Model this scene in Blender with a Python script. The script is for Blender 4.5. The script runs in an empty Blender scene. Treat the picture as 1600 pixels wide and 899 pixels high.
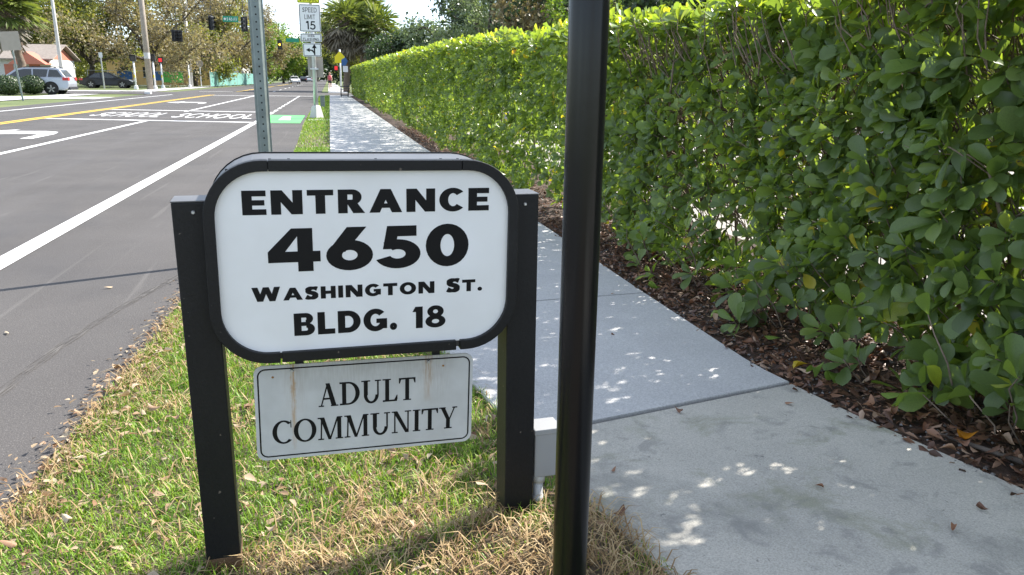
import bpy, math, random
import numpy as np
from mathutils import Matrix, Vector

R = math.radians
random.seed(7)
rng = np.random.default_rng(11)
scene = bpy.context.scene
col = scene.collection

# ------------------------------------------------------------------ camera
CAM_H = 1.17
AX = ((0.97524281, 0.0455541, -0.21639383),      # world X, Y, Z axes in camera space
      (-0.22082129, 0.25286354, -0.94196496),
      (0.01180774, 0.96642892, 0.25666267))
cam = bpy.data.cameras.new('camera')
cam.sensor_width = 36.0
cam.lens = 36.0 * 1220 / 1600
cam.clip_start = 0.05
cam.clip_end = 6000
camo = bpy.data.objects.new('camera', cam)
col.objects.link(camo)
m = Matrix(AX).to_4x4()
m.translation = Vector((0, 0, CAM_H))
camo.matrix_world = m
scene.camera = camo

# ------------------------------------------------------------------ light
SUN_EL, SUN_AZ = R(41), math.atan2(.92, .40)      # azimuth from +Y towards +X
world = bpy.data.worlds.new('World')
scene.world = world
world.use_nodes = True
wn, wl = world.node_tree.nodes, world.node_tree.links
wn.clear()
wo = wn.new('ShaderNodeOutputWorld')
bg = wn.new('ShaderNodeBackground')
sky = wn.new('ShaderNodeTexSky')
sky.sky_type = 'NISHITA'
sky.sun_disc = False
sky.sun_elevation = SUN_EL
sky.sun_rotation = SUN_AZ
sky.altitude = 600
sky.air_density = .85
sky.dust_density = 0.15
sky.ozone_density = 1.5
tc = wn.new('ShaderNodeTexCoord')
mp = wn.new('ShaderNodeMapping')
mp.inputs['Scale'].default_value = (1.6, 1.6, 6.0)
cn = wn.new('ShaderNodeTexNoise')
cn.inputs['Scale'].default_value = 2.2
cn.inputs['Detail'].default_value = 7
cn.inputs['Roughness'].default_value = .62
cr = wn.new('ShaderNodeValToRGB')
cr.color_ramp.elements[0].position = .30
cr.color_ramp.elements[1].position = .62
cr.color_ramp.elements[0].color = (0, 0, 0, 1)
cr.color_ramp.elements[1].color = (.85, .85, .85, 1)
mx = wn.new('ShaderNodeMix')
mx.data_type = 'RGBA'
wl.new(tc.outputs['Generated'], mp.inputs['Vector'])
wl.new(mp.outputs[0], cn.inputs['Vector'])
wl.new(cn.outputs['Fac'], cr.inputs[0])
wl.new(cr.outputs[0], mx.inputs[0])
wl.new(sky.outputs[0], mx.inputs[6])
mx.inputs[7].default_value = (3.5, 3.75, 4.1, 1)
wl.new(mx.outputs[2], bg.inputs[0])
bg.inputs[1].default_value = 0.15
wl.new(bg.outputs[0], wo.inputs[0])
sl = bpy.data.lights.new('sun', 'SUN')
sl.energy = 4.9
sl.angle = R(.53)
sl.color = (1, .95, .87)
so = bpy.data.objects.new('sun', sl)
col.objects.link(so)
sd = Vector((math.sin(SUN_AZ) * math.cos(SUN_EL), math.cos(SUN_AZ) * math.cos(SUN_EL), math.sin(SUN_EL)))
so.rotation_euler = sd.to_track_quat('Z', 'Y').to_euler()
so.location = (20, 10, 30)

vs = scene.view_settings
vs.view_transform = 'Standard'
vs.look = 'None'
vs.gamma = 1
vs.use_curve_mapping = False
vs.exposure = 1.38
scene.cycles.use_denoising = True
scene.cycles.max_bounces = 8
scene.cycles.transparent_max_bounces = 4
scene.cycles.sample_clamp_indirect = 4


# ------------------------------------------------------------------ materials
MATS = {}


def nodes_of(name):
    mt = bpy.data.materials.new(name)
    mt.use_nodes = True
    n, l = mt.node_tree.nodes, mt.node_tree.links
    return mt, n, l, n['Principled BSDF']


def mat(name, c, rough=.6, var=.15, scale=8, bump=0, bscale=None, metal=0, spec=.5, c2=None, coat=0, detail=4, coords='Object'):
    """principled surface whose colour wanders between c and c2 (or a darker c) with noise"""
    if name in MATS:
        return MATS[name]
    mt, n, l, p = nodes_of(name)
    p.inputs['Roughness'].default_value = rough
    p.inputs['Metallic'].default_value = metal
    p.inputs['Specular IOR Level'].default_value = spec
    p.inputs['Coat Weight'].default_value = coat
    t = n.new('ShaderNodeTexCoord')
    no = n.new('ShaderNodeTexNoise')
    no.inputs['Scale'].default_value = scale
    no.inputs['Detail'].default_value = detail
    l.new(t.outputs[coords], no.inputs['Vector'])
    rp = n.new('ShaderNodeValToRGB')
    rp.color_ramp.elements[0].position = .3
    rp.color_ramp.elements[1].position = .7
    c2 = c2 or tuple(max(0, x * (1 - var)) for x in c)
    rp.color_ramp.elements[0].color = (*c2, 1)
    rp.color_ramp.elements[1].color = (*c, 1)
    l.new(no.outputs['Fac'], rp.inputs[0])
    l.new(rp.outputs[0], p.inputs['Base Color'])
    if bump:
        b = n.new('ShaderNodeBump')
        b.inputs['Strength'].default_value = bump
        b.inputs['Distance'].default_value = .01
        n2 = n.new('ShaderNodeTexNoise')
        n2.inputs['Scale'].default_value = bscale or scale * 6
        n2.inputs['Detail'].default_value = 5
        l.new(t.outputs[coords], n2.inputs['Vector'])
        l.new(n2.outputs['Fac'], b.inputs['Height'])
        l.new(b.outputs[0], p.inputs['Normal'])
    MATS[name] = mt
    return mt


def layered(name, stops, scales, rough, bump, speck=None, stain=None, wear=None):
    """mineral surface: two noises through a ramp, optional specks and stains"""
    mt, n, l, p = nodes_of(name)
    t = n.new('ShaderNodeTexCoord')
    p.inputs['Roughness'].default_value = rough

    def noise(sc, det=6, ro=.6, dist=0):
        k = n.new('ShaderNodeTexNoise')
        k.inputs['Scale'].default_value = sc
        k.inputs['Detail'].default_value = det
        k.inputs['Roughness'].default_value = ro
        k.inputs['Distortion'].default_value = dist
        l.new(t.outputs['Object'], k.inputs['Vector'])
        return k.outputs['Fac']

    def ramp(src, st):
        k = n.new('ShaderNodeValToRGB')
        e = k.color_ramp.elements
        e[0].position, e[0].color = st[0][0], (*st[0][1], 1)
        e[1].position, e[1].color = st[-1][0], (*st[-1][1], 1)
        for q in st[1:-1]:
            x = e.new(q[0])
            x.color = (*q[1], 1)
        l.new(src, k.inputs[0])
        return k.outputs[0]

    def mix(a, b, f, mode='MIX'):
        k = n.new('ShaderNodeMix')
        k.data_type = 'RGBA'
        k.blend_type = mode
        if isinstance(f, float):
            k.inputs[0].default_value = f
        else:
            l.new(f, k.inputs[0])
        for i, v in ((6, a), (7, b)):
            if isinstance(v, tuple):
                k.inputs[i].default_value = (*v, 1)
            else:
                l.new(v, k.inputs[i])
        return k.outputs[2]

    c = ramp(noise(scales[0]), stops)
    fine = ramp(noise(scales[1], 3, .7), [(.3, (.72, .72, .72)), (.7, (1.2, 1.2, 1.2))])
    c = mix(c, fine, 1.0, 'MULTIPLY')
    if speck:
        sc, lo, hi, cs = speck
        c = mix(c, cs, ramp(noise(sc, 2, .5), [(lo, (0, 0, 0)), (hi, (1, 1, 1))]))
    for sc, lo, hi, amt, cs in stain or ():
        c = mix(c, cs, ramp(noise(sc, 5, .65, .6), [(lo, (0, 0, 0)), (hi, (amt, amt, amt))]))
    for sx_, sy_, lo, hi, amt, cs in wear or ():
        k = n.new('ShaderNodeMapping')
        k.inputs['Scale'].default_value = (sx_, sy_, 1)
        l.new(t.outputs['Object'], k.inputs['Vector'])
        q = n.new('ShaderNodeTexNoise')
        q.inputs['Scale'].default_value = 1
        q.inputs['Detail'].default_value = 6
        q.inputs['Distortion'].default_value = .4
        l.new(k.outputs[0], q.inputs['Vector'])
        c = mix(c, cs, ramp(q.outputs['Fac'], [(lo, (0, 0, 0)), (hi, (amt, amt, amt))]))
    l.new(c, p.inputs['Base Color'])
    b = n.new('ShaderNodeBump')
    b.inputs['Strength'].default_value = bump
    b.inputs['Distance'].default_value = .006
    l.new(noise(scales[1], 3, .7), b.inputs['Height'])
    l.new(b.outputs[0], p.inputs['Normal'])
    MATS[name] = mt
    return mt


def leafmat(name, stops, trans, rough=.4, tweight=.4, source='tint', spec=.5):
    """two-sided leaf: gloss + light shining through; colour picked by the leaf's own tint"""
    mt, n, l, p = nodes_of(name)
    if source == 'tint':
        a = n.new('ShaderNodeAttribute')
        a.attribute_name = 'tint'
        fac = a.outputs['Fac']
    else:
        a = n.new('ShaderNodeObjectInfo')
        fac = a.outputs['Random']
    k = n.new('ShaderNodeValToRGB')
    e = k.color_ramp.elements
    e[0].position, e[0].color = stops[0][0], (*stops[0][1], 1)
    e[1].position, e[1].color = stops[-1][0], (*stops[-1][1], 1)
    for q in stops[1:-1]:
        x = e.new(q[0])
        x.color = (*q[1], 1)
    l.new(fac, k.inputs[0])
    t = n.new('ShaderNodeTexCoord')
    no = n.new('ShaderNodeTexNoise')
    no.inputs['Scale'].default_value = 22
    l.new(t.outputs['Object'], no.inputs['Vector'])
    mr = n.new('ShaderNodeMapRange')
    mr.inputs[3].default_value = .75
    mr.inputs[4].default_value = 1.25
    l.new(no.outputs['Fac'], mr.inputs[0])
    mm = n.new('ShaderNodeMix')
    mm.data_type = 'RGBA'
    mm.blend_type = 'MULTIPLY'
    mm.inputs[0].default_value = 1
    l.new(k.outputs[0], mm.inputs[6])
    l.new(mr.outputs[0], mm.inputs[7])
    l.new(mm.outputs[2], p.inputs['Base Color'])
    p.inputs['Roughness'].default_value = rough
    p.inputs['Specular IOR Level'].default_value = spec
    tr = n.new('ShaderNodeBsdfTranslucent')
    tm = n.new('ShaderNodeMix')
    tm.data_type = 'RGBA'
    tm.blend_type = 'MULTIPLY'
    tm.inputs[0].default_value = 1
    l.new(mm.outputs[2], tm.inputs[6])
    tm.inputs[7].default_value = (*trans, 1)
    l.new(tm.outputs[2], tr.inputs['Color'])
    ms = n.new('ShaderNodeMixShader')
    ms.inputs[0].default_value = tweight
    l.new(p.outputs[0], ms.inputs[1])
    l.new(tr.outputs[0], ms.inputs[2])
    l.new(ms.outputs[0], n['Material Output'].inputs[0])
    MATS[name] = mt
    return mt


layered('asphalt', [(.3, (.047, .042, .040)), (.5, (.060, .054, .051)), (.7, (.075, .068, .064))], (.9, 110), .85, .5,
        speck=(230, .60, .70, (.22, .205, .19)),
        stain=[(.35, .56, .75, .6, (.040, .038, .038)), (3.0, .64, .74, .3, (.11, .102, .09))],
        wear=[(1.3, .10, .5, .7, .55, (.085, .079, .078)), (.7, .5, .55, .72, .5, (.042, .041, .044)), (9, .35, .64, .7, .4, (.12, .112, .105))])
layered('concrete_new', [(.3, (.42, .415, .41)), (.6, (.48, .475, .465)), (.8, (.52, .515, .50))], (2.2, 160), .85, .25,
        stain=[(1.4, .55, .72, .35, (.33, .33, .34)), (34, .70, .74, .6, (.16, .16, .16))])
layered('concrete_old', [(.3, (.40, .38, .335)), (.6, (.47, .445, .39)), (.8, (.53, .505, .445))], (2.0, 190), .9, .4,
        speck=(260, .69, .74, (.13, .13, .13)),
        stain=[(1.7, .54, .68, .55, (.20, .20, .18)), (2.6, .55, .66, .6, (.22, .225, .145)), (7.5, .55, .66, .5, (.19, .185, .175)), (30, .66, .72, .7, (.08, .08, .08))])
layered('soil', [(.3, (.06, .045, .03)), (.6, (.13, .10, .065)), (.8, (.22, .175, .115))], (6, 60), .95, .8)
layered('mulch', [(.3, (.035, .022, .016)), (.6, (.075, .045, .030)), (.8, (.13, .085, .06))], (12, 70), .95, 1.0)
layered('far_ground', [(.3, (.07, .10, .03)), (.55, (.12, .15, .045)), (.8, (.20, .20, .075))], (.35, 9), .95, .6)
layered('lot_paving', [(.3, (.26, .24, .21)), (.6, (.33, .305, .27)), (.8, (.38, .36, .33))], (.8, 60), .9, .3)
layered('joint_fill', [(.3, (.015, .015, .015)), (.7, (.035, .034, .032))], (8, 90), .95, .3)
layered('road_paint', [(.2, (.62, .62, .61)), (.5, (.76, .76, .75)), (.8, (.82, .82, .81))], (1.6, 160), .7, .25,
        speck=(70, .62, .72, (.25, .245, .24)), stain=[(3, .58, .72, .5, (.42, .415, .40))])
layered('yellow_paint', [(.2, (.58, .36, .04)), (.5, (.72, .46, .05)), (.8, (.78, .52, .07))], (1.6, 160), .7, .25)
layered('green_paint', [(.2, (.07, .42, .10)), (.5, (.10, .50, .13)), (.8, (.14, .54, .16))], (1.6, 160), .7, .25)
layered('black_paint', [(.3, (.006, .006, .007)), (.6, (.009, .009, .010)), (.85, (.018, .018, .019))], (5, 120), .5, .12, speck=(60, .735, .76, (.11, .09, .075)))
MATS['black_paint'].node_tree.nodes['Principled BSDF'].inputs['Specular IOR Level'].default_value = .3
mat('black_gloss', (.006, .006, .007), .24, .4, 5, .02, 30, spec=.32)
mat('sunlit_black', (.11, .11, .114), .42, .25, 10, .04, 60)  # black paint with the sun's grey sheen put into its colour
mat('white_acrylic', (.80, .80, .80), .3, .06, 7, c2=(.74, .735, .725), detail=9)
mat('lettering_black', (.006, .006, .007), .5, .2, 20, spec=.2)
mat('old_sign_white', (.55, .55, .545), .5, .12, 14, c2=(.46, .46, .45), detail=8)
mat('rust', (.36, .18, .05), .8, .5, 60)
mat('raw_wood', (.16, .09, .045), .85, .5, 30, .4)
mat('conduit_grey', (.50, .50, .49), .5, .15, 10)
mat('box_grey', (.30, .30, .30), .45, .08, 10)
mat('pale_metal', (.55, .56, .57), .38, .15, 8, metal=.6)
mat('galvanised', (.22, .26, .25), .5, .3, 14, .1, 60, metal=.45)
mat('hole_dark', (.01, .01, .01), .9, .1)
mat('sign_white', (.72, .72, .73), .5, .05, 4)
mat('sign_back', (.34, .30, .26), .5, .15, 4)
mat('school_yellow', (.72, .74, .02), .5, .05, 4)
mat('warning_yellow', (.80, .66, .01), .5, .05, 4)
mat('street_green', (.01, .26, .15), .5, .05, 4)
mat('blue_panel', (.04, .14, .36), .6, .3, 3)
mat('banner_green', (.10, .50, .09), .6, .15, 3)
mat('fence_green', (.12, .30, .26), .75, .25, 1.5)
mat('bark', (.20, .155, .12), .9, .45, 14, .6, 60)
mat('twig_bark', (.24, .18, .135), .85, .4, 25, .4, 120)
mat('dark_bark', (.10, .08, .065), .9, .4, 9, .6, 40)
mat('palm_bark', (.20, .15, .11), .9, .45, 9, .7, 40)
mat('pole_wood', (.34, .29, .24), .85, .25, 4, .4, 30)
mat('pole_concrete', (.52, .51, .49), .7, .12, 4)
mat('white_post', (.70, .71, .72), .45, .06, 4)
mat('signal_black', (.015, .016, .018), .5, .3, 6)
mat('lens_dark', (.04, .03, .03), .25, .3, 6)
mat('car_silver', (.36, .385, .43), .34, .06, 3, metal=.4, coat=.3)
mat('car_dark', (.008, .009, .014), .3, .2, 3, spec=.4)
mat('car_white', (.74, .75, .77), .25, .04, 3, coat=.7)
mat('car_glass', (.02, .026, .03), .08, .3, 3, spec=.8)
mat('tyre', (.02, .02, .02), .8, .3, 20)
mat('rim', (.34, .34, .35), .35, .1, 10, metal=.7)
mat('tail_red', (.45, .02, .02), .3, .2, 5)
mat('house_white', (.55, .55, .54), .8, .06, 2)
mat('house_coral', (.46, .16, .11), .8, .08, 2)
mat('roof_tile', (.27, .23, .20), .8, .3, 4, .4, 20)
mat('wall_ochre', (.62, .40, .16), .8, .1, 2)
mat('skin', (.50, .29, .20), .6, .1, 6)
mat('shirt_red', (.55, .09, .12), .8, .15, 9)
mat('shorts_dark', (.03, .03, .04), .8, .2, 9)
mat('bench_black', (.02, .02, .02), .5, .3, 6)
mat('bench_wood', (.20, .12, .07), .7, .3, 6)
mat('pebble', (.22, .21, .20), .85, .5, 9)
G3 = [(0, (.080, .122, .046)), (.4, (.135, .205, .058)), (.7, (.21, .285, .064)), (.88, (.33, .375, .055)), (.955, (.40, .41, .05)), (1, (.48, .27, .03))]
leafmat('hedge_leaf', G3, (2.1, 2.0, .55), .36, .44, spec=.6)
leafmat('grass_blade', [(0, (.09, .20, .014)), (.4, (.21, .35, .03)), (.62, (.34, .42, .06)), (.75, (.44, .38, .16)), (1, (.55, .46, .27))], (1.2, 1.2, .7), .5, .35)
leafmat('dry_thatch', [(0, (.17, .095, .04)), (.5, (.38, .26, .12)), (1, (.58, .45, .25))], (1, .9, .7), .6, .25)
leafmat('litter_leaf', [(0, (.06, .032, .022)), (.4, (.135, .066, .040)), (.75, (.23, .115, .066)), (1, (.40, .28, .20))], (1, .7, .5), .5, .15)
leafmat('edge_leaf', [(0, (.18, .085, .04)), (.5, (.31, .21, .12)), (1, (.43, .35, .24))], (1, .8, .6), .6, .15)
leafmat('fallen_brown', [(0, (.12, .055, .032)), (.5, (.21, .10, .055)), (.85, (.31, .16, .085)), (1, (.42, .30, .20))], (1, .7, .5), .5, .15, 'obj')
leafmat('fallen_tan', [(0, (.26, .15, .08)), (.4, (.42, .32, .21)), (.8, (.55, .46, .33)), (1, (.30, .12, .05))], (1, .8, .6), .55, .2, 'obj')
leafmat('fallen_green', [(0, (.16, .26, .05)), (1, (.26, .36, .08))], (1.2, 1.2, .5), .4, .25, 'obj')
leafmat('fallen_yellow', [(0, (.50, .40, .03)), (1, (.55, .22, .02))], (1.2, 1, .5), .4, .25, 'obj')
leafmat('oak_leaf', [(0, (.09, .12, .035)), (.4, (.16, .185, .055)), (.75, (.25, .26, .075)), (1, (.32, .29, .12))], (1.6, 1.5, .6), .5, .45)
leafmat('brown_leaf', [(0, (.15, .13, .08)), (.5, (.25, .215, .13)), (.8, (.26, .24, .11)), (1, (.32, .30, .14))], (1.3, 1.2, .7), .6, .35)
leafmat('bright_leaf', [(0, (.06, .12, .02)), (.5, (.14, .22, .03)), (1, (.30, .33, .045))], (1.6, 1.6, .5), .5, .4)
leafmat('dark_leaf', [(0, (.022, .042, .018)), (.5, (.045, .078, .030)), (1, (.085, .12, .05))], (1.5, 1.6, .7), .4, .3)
leafmat('grey_leaf', [(0, (.10, .135, .08)), (.5, (.20, .25, .14)), (1, (.32, .37, .22))], (1.4, 1.5, .7), .4, .3)
leafmat('palm_leaf', [(0, (.06, .09, .025)), (.5, (.14, .18, .05)), (1, (.27, .29, .09))], (1.5, 1.5, .6), .4, .3)
leafmat('palm_dead', [(0, (.08, .07, .05)), (.5, (.17, .15, .11)), (1, (.30, .26, .19))], (1, .9, .7), .6, .2)
mt, n, l, p = nodes_of('amber_lamp')
p.inputs['Emission Color'].default_value = (1, .45, .03, 1)
p.inputs['Emission Strength'].default_value = 4
p.inputs['Base Color'].default_value = (.6, .25, .01, 1)
MATS['amber_lamp'] = mt
mt, n, l, p = nodes_of('red_lamp')
p.inputs['Emission Color'].default_value = (1, .03, .03, 1)
p.inputs['Emission Strength'].default_value = .25
p.inputs['Base Color'].default_value = (.5, .02, .02, 1)
MATS['red_lamp'] = mt
M = MATS


# ------------------------------------------------------------------ mesh helpers
class MB:
    def __init__(s):
        s.v, s.f = [], []

    def add(s, vs_, fs):
        b = len(s.v)
        s.v += [tuple(x) for x in vs_]
        s.f += [tuple(b + i for i in f) for f in fs]
        return s

    def box(s, x0, x1, y0, y1, z0, z1, bev=0):
        if bev <= 0:
            p = [(x, y, z) for z in (z0, z1) for y in (y0, y1) for x in (x0, x1)]
            return s.add(p, [(0, 2, 3, 1), (4, 5, 7, 6), (0, 1, 5, 4), (2, 6, 7, 3), (0, 4, 6, 2), (1, 3, 7, 5)])
        o = [(x0, y0), (x1, y0), (x1, y1), (x0, y1)]
        i = [(x0 + bev, y0 + bev), (x1 - bev, y0 + bev), (x1 - bev, y1 - bev), (x0 + bev, y1 - bev)]
        p = [(*a, z0) for a in o] + [(*a, z1 - bev) for a in o] + [(*a, z1) for a in i]
        f = [(3, 2, 1, 0), (8, 9, 10, 11)]
        for k in range(4):
            j = (k + 1) % 4
            f += [(k, j, 4 + j, 4 + k), (4 + k, 4 + j, 8 + j, 8 + k)]
        return s.add(p, f)

    def obox(s, c, ax, ay, az, hx, hy, hz):
        c, ax, ay, az = Vector(c), Vector(ax).normalized(), Vector(ay).normalized(), Vector(az).normalized()
        p = [c + ax * i * hx + ay * j * hy + az * k * hz for k in (-1, 1) for j in (-1, 1) for i in (-1, 1)]
        return s.add(p, [(0, 2, 3, 1), (4, 5, 7, 6), (0, 1, 5, 4), (2, 6, 7, 3), (0, 4, 6, 2), (1, 3, 7, 5)])

    def tube(s, pts, rad, n=8, cap=True):
        pts = [Vector(p) for p in pts]
        if not hasattr(rad, '__len__'):
            rad = [rad] * len(pts)
        b = len(s.v)
        for i, p in enumerate(pts):
            d = (pts[min(i + 1, len(pts) - 1)] - pts[max(i - 1, 0)]).normalized()
            u = d.cross(Vector((1, 0, 0)) if abs(d.x) < .8 else Vector((0, 1, 0))).normalized()
            w = d.cross(u)
            for k in range(n):
                a = 2 * math.pi * k / n
                s.v.append(tuple(p + (u * math.cos(a) + w * math.sin(a)) * rad[i]))
        for i in range(len(pts) - 1):
            for k in range(n):
                j = (k + 1) % n
                s.f.append((b + i * n + k, b + i * n + j, b + (i + 1) * n + j, b + (i + 1) * n + k))
        if cap:
            s.f.append(tuple(b + k for k in reversed(range(n))))
            s.f.append(tuple(b + (len(pts) - 1) * n + k for k in range(n)))
        return s

    def prism(s, outline, y0, y1, plane='xz'):
        """closed outline (a, z) extruded along the third axis"""
        n = len(outline)
        q = (lambda a, b, t: (a, t, b)) if plane == 'xz' else (lambda a, b, t: (t, a, b)) if plane == 'yz' else (lambda a, b, t: (a, b, t))
        p = [q(a, b, y0) for a, b in outline] + [q(a, b, y1) for a, b in outline]
        f = [tuple(range(n)), tuple(reversed(range(n, 2 * n)))]
        f += [(i, i + n, (i + 1) % n + n, (i + 1) % n) for i in range(n)]
        return s.add(p, f)

    def strip(s, pairs, z, y=True):
        """flat ribbon of quads between left/right points, drawn on a panel (local x, z) at depth -z"""
        p = []
        for a, b in pairs:
            p += [(a[0], -z, a[1]), (b[0], -z, b[1])]
        return s.add(p, [(2 * i, 2 * i + 1, 2 * i + 3, 2 * i + 2) for i in range(len(pairs) - 1)])

    def build(s, name, material, parent=None, smooth=False, link=True):
        me = bpy.data.meshes.new(name)
        me.from_pydata(s.v, [], s.f)
        if smooth:
            me.polygons.foreach_set('use_smooth', [True] * len(me.polygons))
        me.update()
        if material:
            me.materials.append(M[material])
        o = bpy.data.objects.new(name, me)
        col.objects.link(o)
        if parent:
            o.parent = parent
        return o


def tag(o, label=None, cat=None, group=None, kind=None):
    for k, v in (('label', label), ('category', cat), ('group', group), ('kind', kind)):
        if v:
            o[k] = v
    return o


def empty(name, loc=(0, 0, 0), rz=0, label=None, cat=None, group=None, kind=None):
    o = bpy.data.objects.new(name, None)
    col.objects.link(o)
    o.location = loc
    o.rotation_euler = (0, 0, rz)
    return tag(o, label, cat, group, kind)


def copy_tree(o, parent=None):
    c = o.copy()
    col.objects.link(c)
    c.parent = parent
    for ch in list(o.children):
        copy_tree(ch, c)
    return c


def bevel(o, w, seg=2):
    b = o.modifiers.new('bevel', 'BEVEL')
    b.width = w
    b.segments = seg
    b.limit_method = 'ANGLE'
    return o


def npmesh(name, verts, tris, material, parent=None, tint=None, smooth=True, quads=False):
    me = bpy.data.meshes.new(name)
    k = tris.shape[1]
    me.vertices.add(len(verts))
    me.vertices.foreach_set('co', np.ascontiguousarray(verts, np.float32).ravel())
    me.loops.add(tris.size)
    me.loops.foreach_set('vertex_index', np.ascontiguousarray(tris, np.int32).ravel())
    me.polygons.add(len(tris))
    me.polygons.foreach_set('loop_start', np.arange(0, tris.size, k, dtype=np.int32))
    me.polygons.foreach_set('loop_total', np.full(len(tris), k, np.int32))
    me.polygons.foreach_set('use_smooth', np.full(len(tris), smooth))
    if tint is not None:
        a = me.attributes.new('tint', 'FLOAT', 'POINT')
        a.data.foreach_set('value', np.ascontiguousarray(tint, np.float32))
    me.update(calc_edges=True)
    me.materials.append(M[material])
    o = bpy.data.objects.new(name, me)
    col.objects.link(o)
    if parent:
        o.parent = parent
    return o


def unit(a):
    return a / np.maximum(np.linalg.norm(a, axis=-1, keepdims=True), 1e-9)


def leaf_template(level):
    if level == 2:
        st = [(.14, .10), (.36, .30), (.60, .46), (.80, .50), (.94, .34)]
    elif level == 1:
        st = [(.40, .34), (.80, .50)]
    else:
        v = np.array([(0, 0, 0), (.5, .68, .0), (0, 1, -.05), (-.5, .68, .0)])
        return v, np.array([(0, 1, 2), (0, 2, 3)])
    v = [(0, 0, 0)]
    for t, w in st:
        for x in (-w, 0, w):
            v.append((x, t, .20 * abs(x) - .16 * t * t))
    v.append((0, 1, -.17))
    f = [(0, 2, 1), (0, 3, 2)]
    for i in range(len(st) - 1):
        a = 1 + 3 * i
        for j in (0, 1):
            f += [(a + j, a + j + 1, a + 4 + j), (a + j, a + 4 + j, a + 3 + j)]
    a, e = 1 + 3 * (len(st) - 1), len(v) - 1
    f += [(a, a + 1, e), (a + 1, a + 2, e)]
    return np.array(v), np.array(f)


def leaves_mesh(name, base, d, nrm, L, W, tint, material, level, parent=None):
    """many leaves as one mesh: base points, axis d, face normal nrm"""
    tv, tf = leaf_template(level)
    d = unit(d)
    x = unit(np.cross(d, nrm))
    z = np.cross(x, d)
    n, k = len(base), len(tv)
    v = (base[:, None, :] + x[:, None, :] * (tv[None, :, 0, None] * W[:, None, None])
         + d[:, None, :] * (tv[None, :, 1, None] * L[:, None, None]) + z[:, None, :] * (tv[None, :, 2, None] * L[:, None, None]))
    f = (tf[None] + (np.arange(n) * k)[:, None, None]).reshape(-1, 3)
    return npmesh(name, v.reshape(-1, 3), f, material, parent, np.repeat(tint, k))


def blades_mesh(name, base, h, w, az, lean, tint, material, parent=None):
    """grass blades: a bent strip of three triangles each"""
    n = len(base)
    side = np.stack([-np.sin(az), np.cos(az), np.zeros(n)], 1)
    out = np.stack([np.cos(az), np.sin(az), np.zeros(n)], 1)
    up = np.array([0, 0, 1.])
    mid = base + out * (h * np.sin(lean) * .45)[:, None] + up * (h * np.cos(lean * .6) * .58)[:, None]
    tip = base + out * (h * np.sin(lean) * 1.0)[:, None] + up * (h * np.maximum(np.cos(lean), .02))[:, None]
    v = np.stack([base - side * w[:, None] / 2, base + side * w[:, None] / 2, mid - side * w[:, None] * .42, mid + side * w[:, None] * .42, tip], 1)
    f = np.array([(0, 1, 3), (0, 3, 2), (2, 3, 4)])
    f = (f[None] + (np.arange(n) * 5)[:, None, None]).reshape(-1, 3)
    return npmesh(name, v.reshape(-1, 3), f, material, parent, np.repeat(tint, 5))


def interp(tab, y):
    t = np.array(tab)
    return np.interp(y, t[:, 0], t[:, 1])


# edges of the verge, the walk and the hedge as functions of the distance along the road
ROAD_E = [(-6, -1.15), (1.2, -.99), (2.1, -.92), (4.2, -.82), (8, -.68), (13.6, -.60), (22, -.70), (56, -.66)]
WALK_L = [(-6, 1.4), (0, 1.02), (1.0, .86), (1.57, .77), (1.93, .68), (2.83, .51), (3.5, .40), (4.5, .24), (6, .09), (9, .0), (13.6, -.04), (56, -.02)]
WALK_R = [(-6, 3.5), (0, 2.42), (1.0, 2.10), (1.68, 1.94), (2.2, 1.79), (2.66, 1.71), (4, 1.69), (5.9, 1.68), (13.4, 1.57), (56, 1.29)]
HEDGE_F = [(-3, 2.55), (0, 2.42), (1.0, 2.22), (2.0, 2.06), (3, 1.95), (4.5, 1.86), (6, 1.80), (13, 1.66), (55, 1.36)]
HEDGE_T = [(-3, 1.75), (1.0, 1.72), (2.5, 1.62), (4, 1.56), (6, 1.56), (9, 1.64), (13, 1.70), (20, 1.75), (55, 1.84)]


def vnoise(p, s, seed=0):
    """cheap smooth value noise in 2-D, 0..1"""
    q = np.asarray(p)[:, :2] * s + seed * 17.3
    i = np.floor(q).astype(int)
    f = q - i
    f = f * f * (3 - 2 * f)

    def h(a, b):
        t = np.sin(a * 127.1 + b * 311.7 + seed * 74.7) * 43758.5453
        return t - np.floor(t)
    a, b, c, d = h(i[:, 0], i[:, 1]), h(i[:, 0] + 1, i[:, 1]), h(i[:, 0], i[:, 1] + 1), h(i[:, 0] + 1, i[:, 1] + 1)
    return (a * (1 - f[:, 0]) + b * f[:, 0]) * (1 - f[:, 1]) + (c * (1 - f[:, 0]) + d * f[:, 0]) * f[:, 1]


# ------------------------------------------------------------------ ground, road, walk
def sheet(name, pts, z, material, parent=None, kind='structure'):
    o = MB().add([(x, y, z) for x, y in pts], [tuple(range(len(pts)))]).build(name, material, parent)
    if not parent:
        o['kind'] = kind
    return o


def ribbon(name, ys, left, right, z, material, parent=None):
    b = MB()
    p = []
    for y in ys:
        p += [(left(y), y, z), (right(y), y, z)]
    b.add(p, [(2 * i, 2 * i + 1, 2 * i + 3, 2 * i + 2) for i in range(len(ys) - 1)])
    o = b.build(name, material, parent)
    if not parent:
        o['kind'] = 'structure'
    return o


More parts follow.
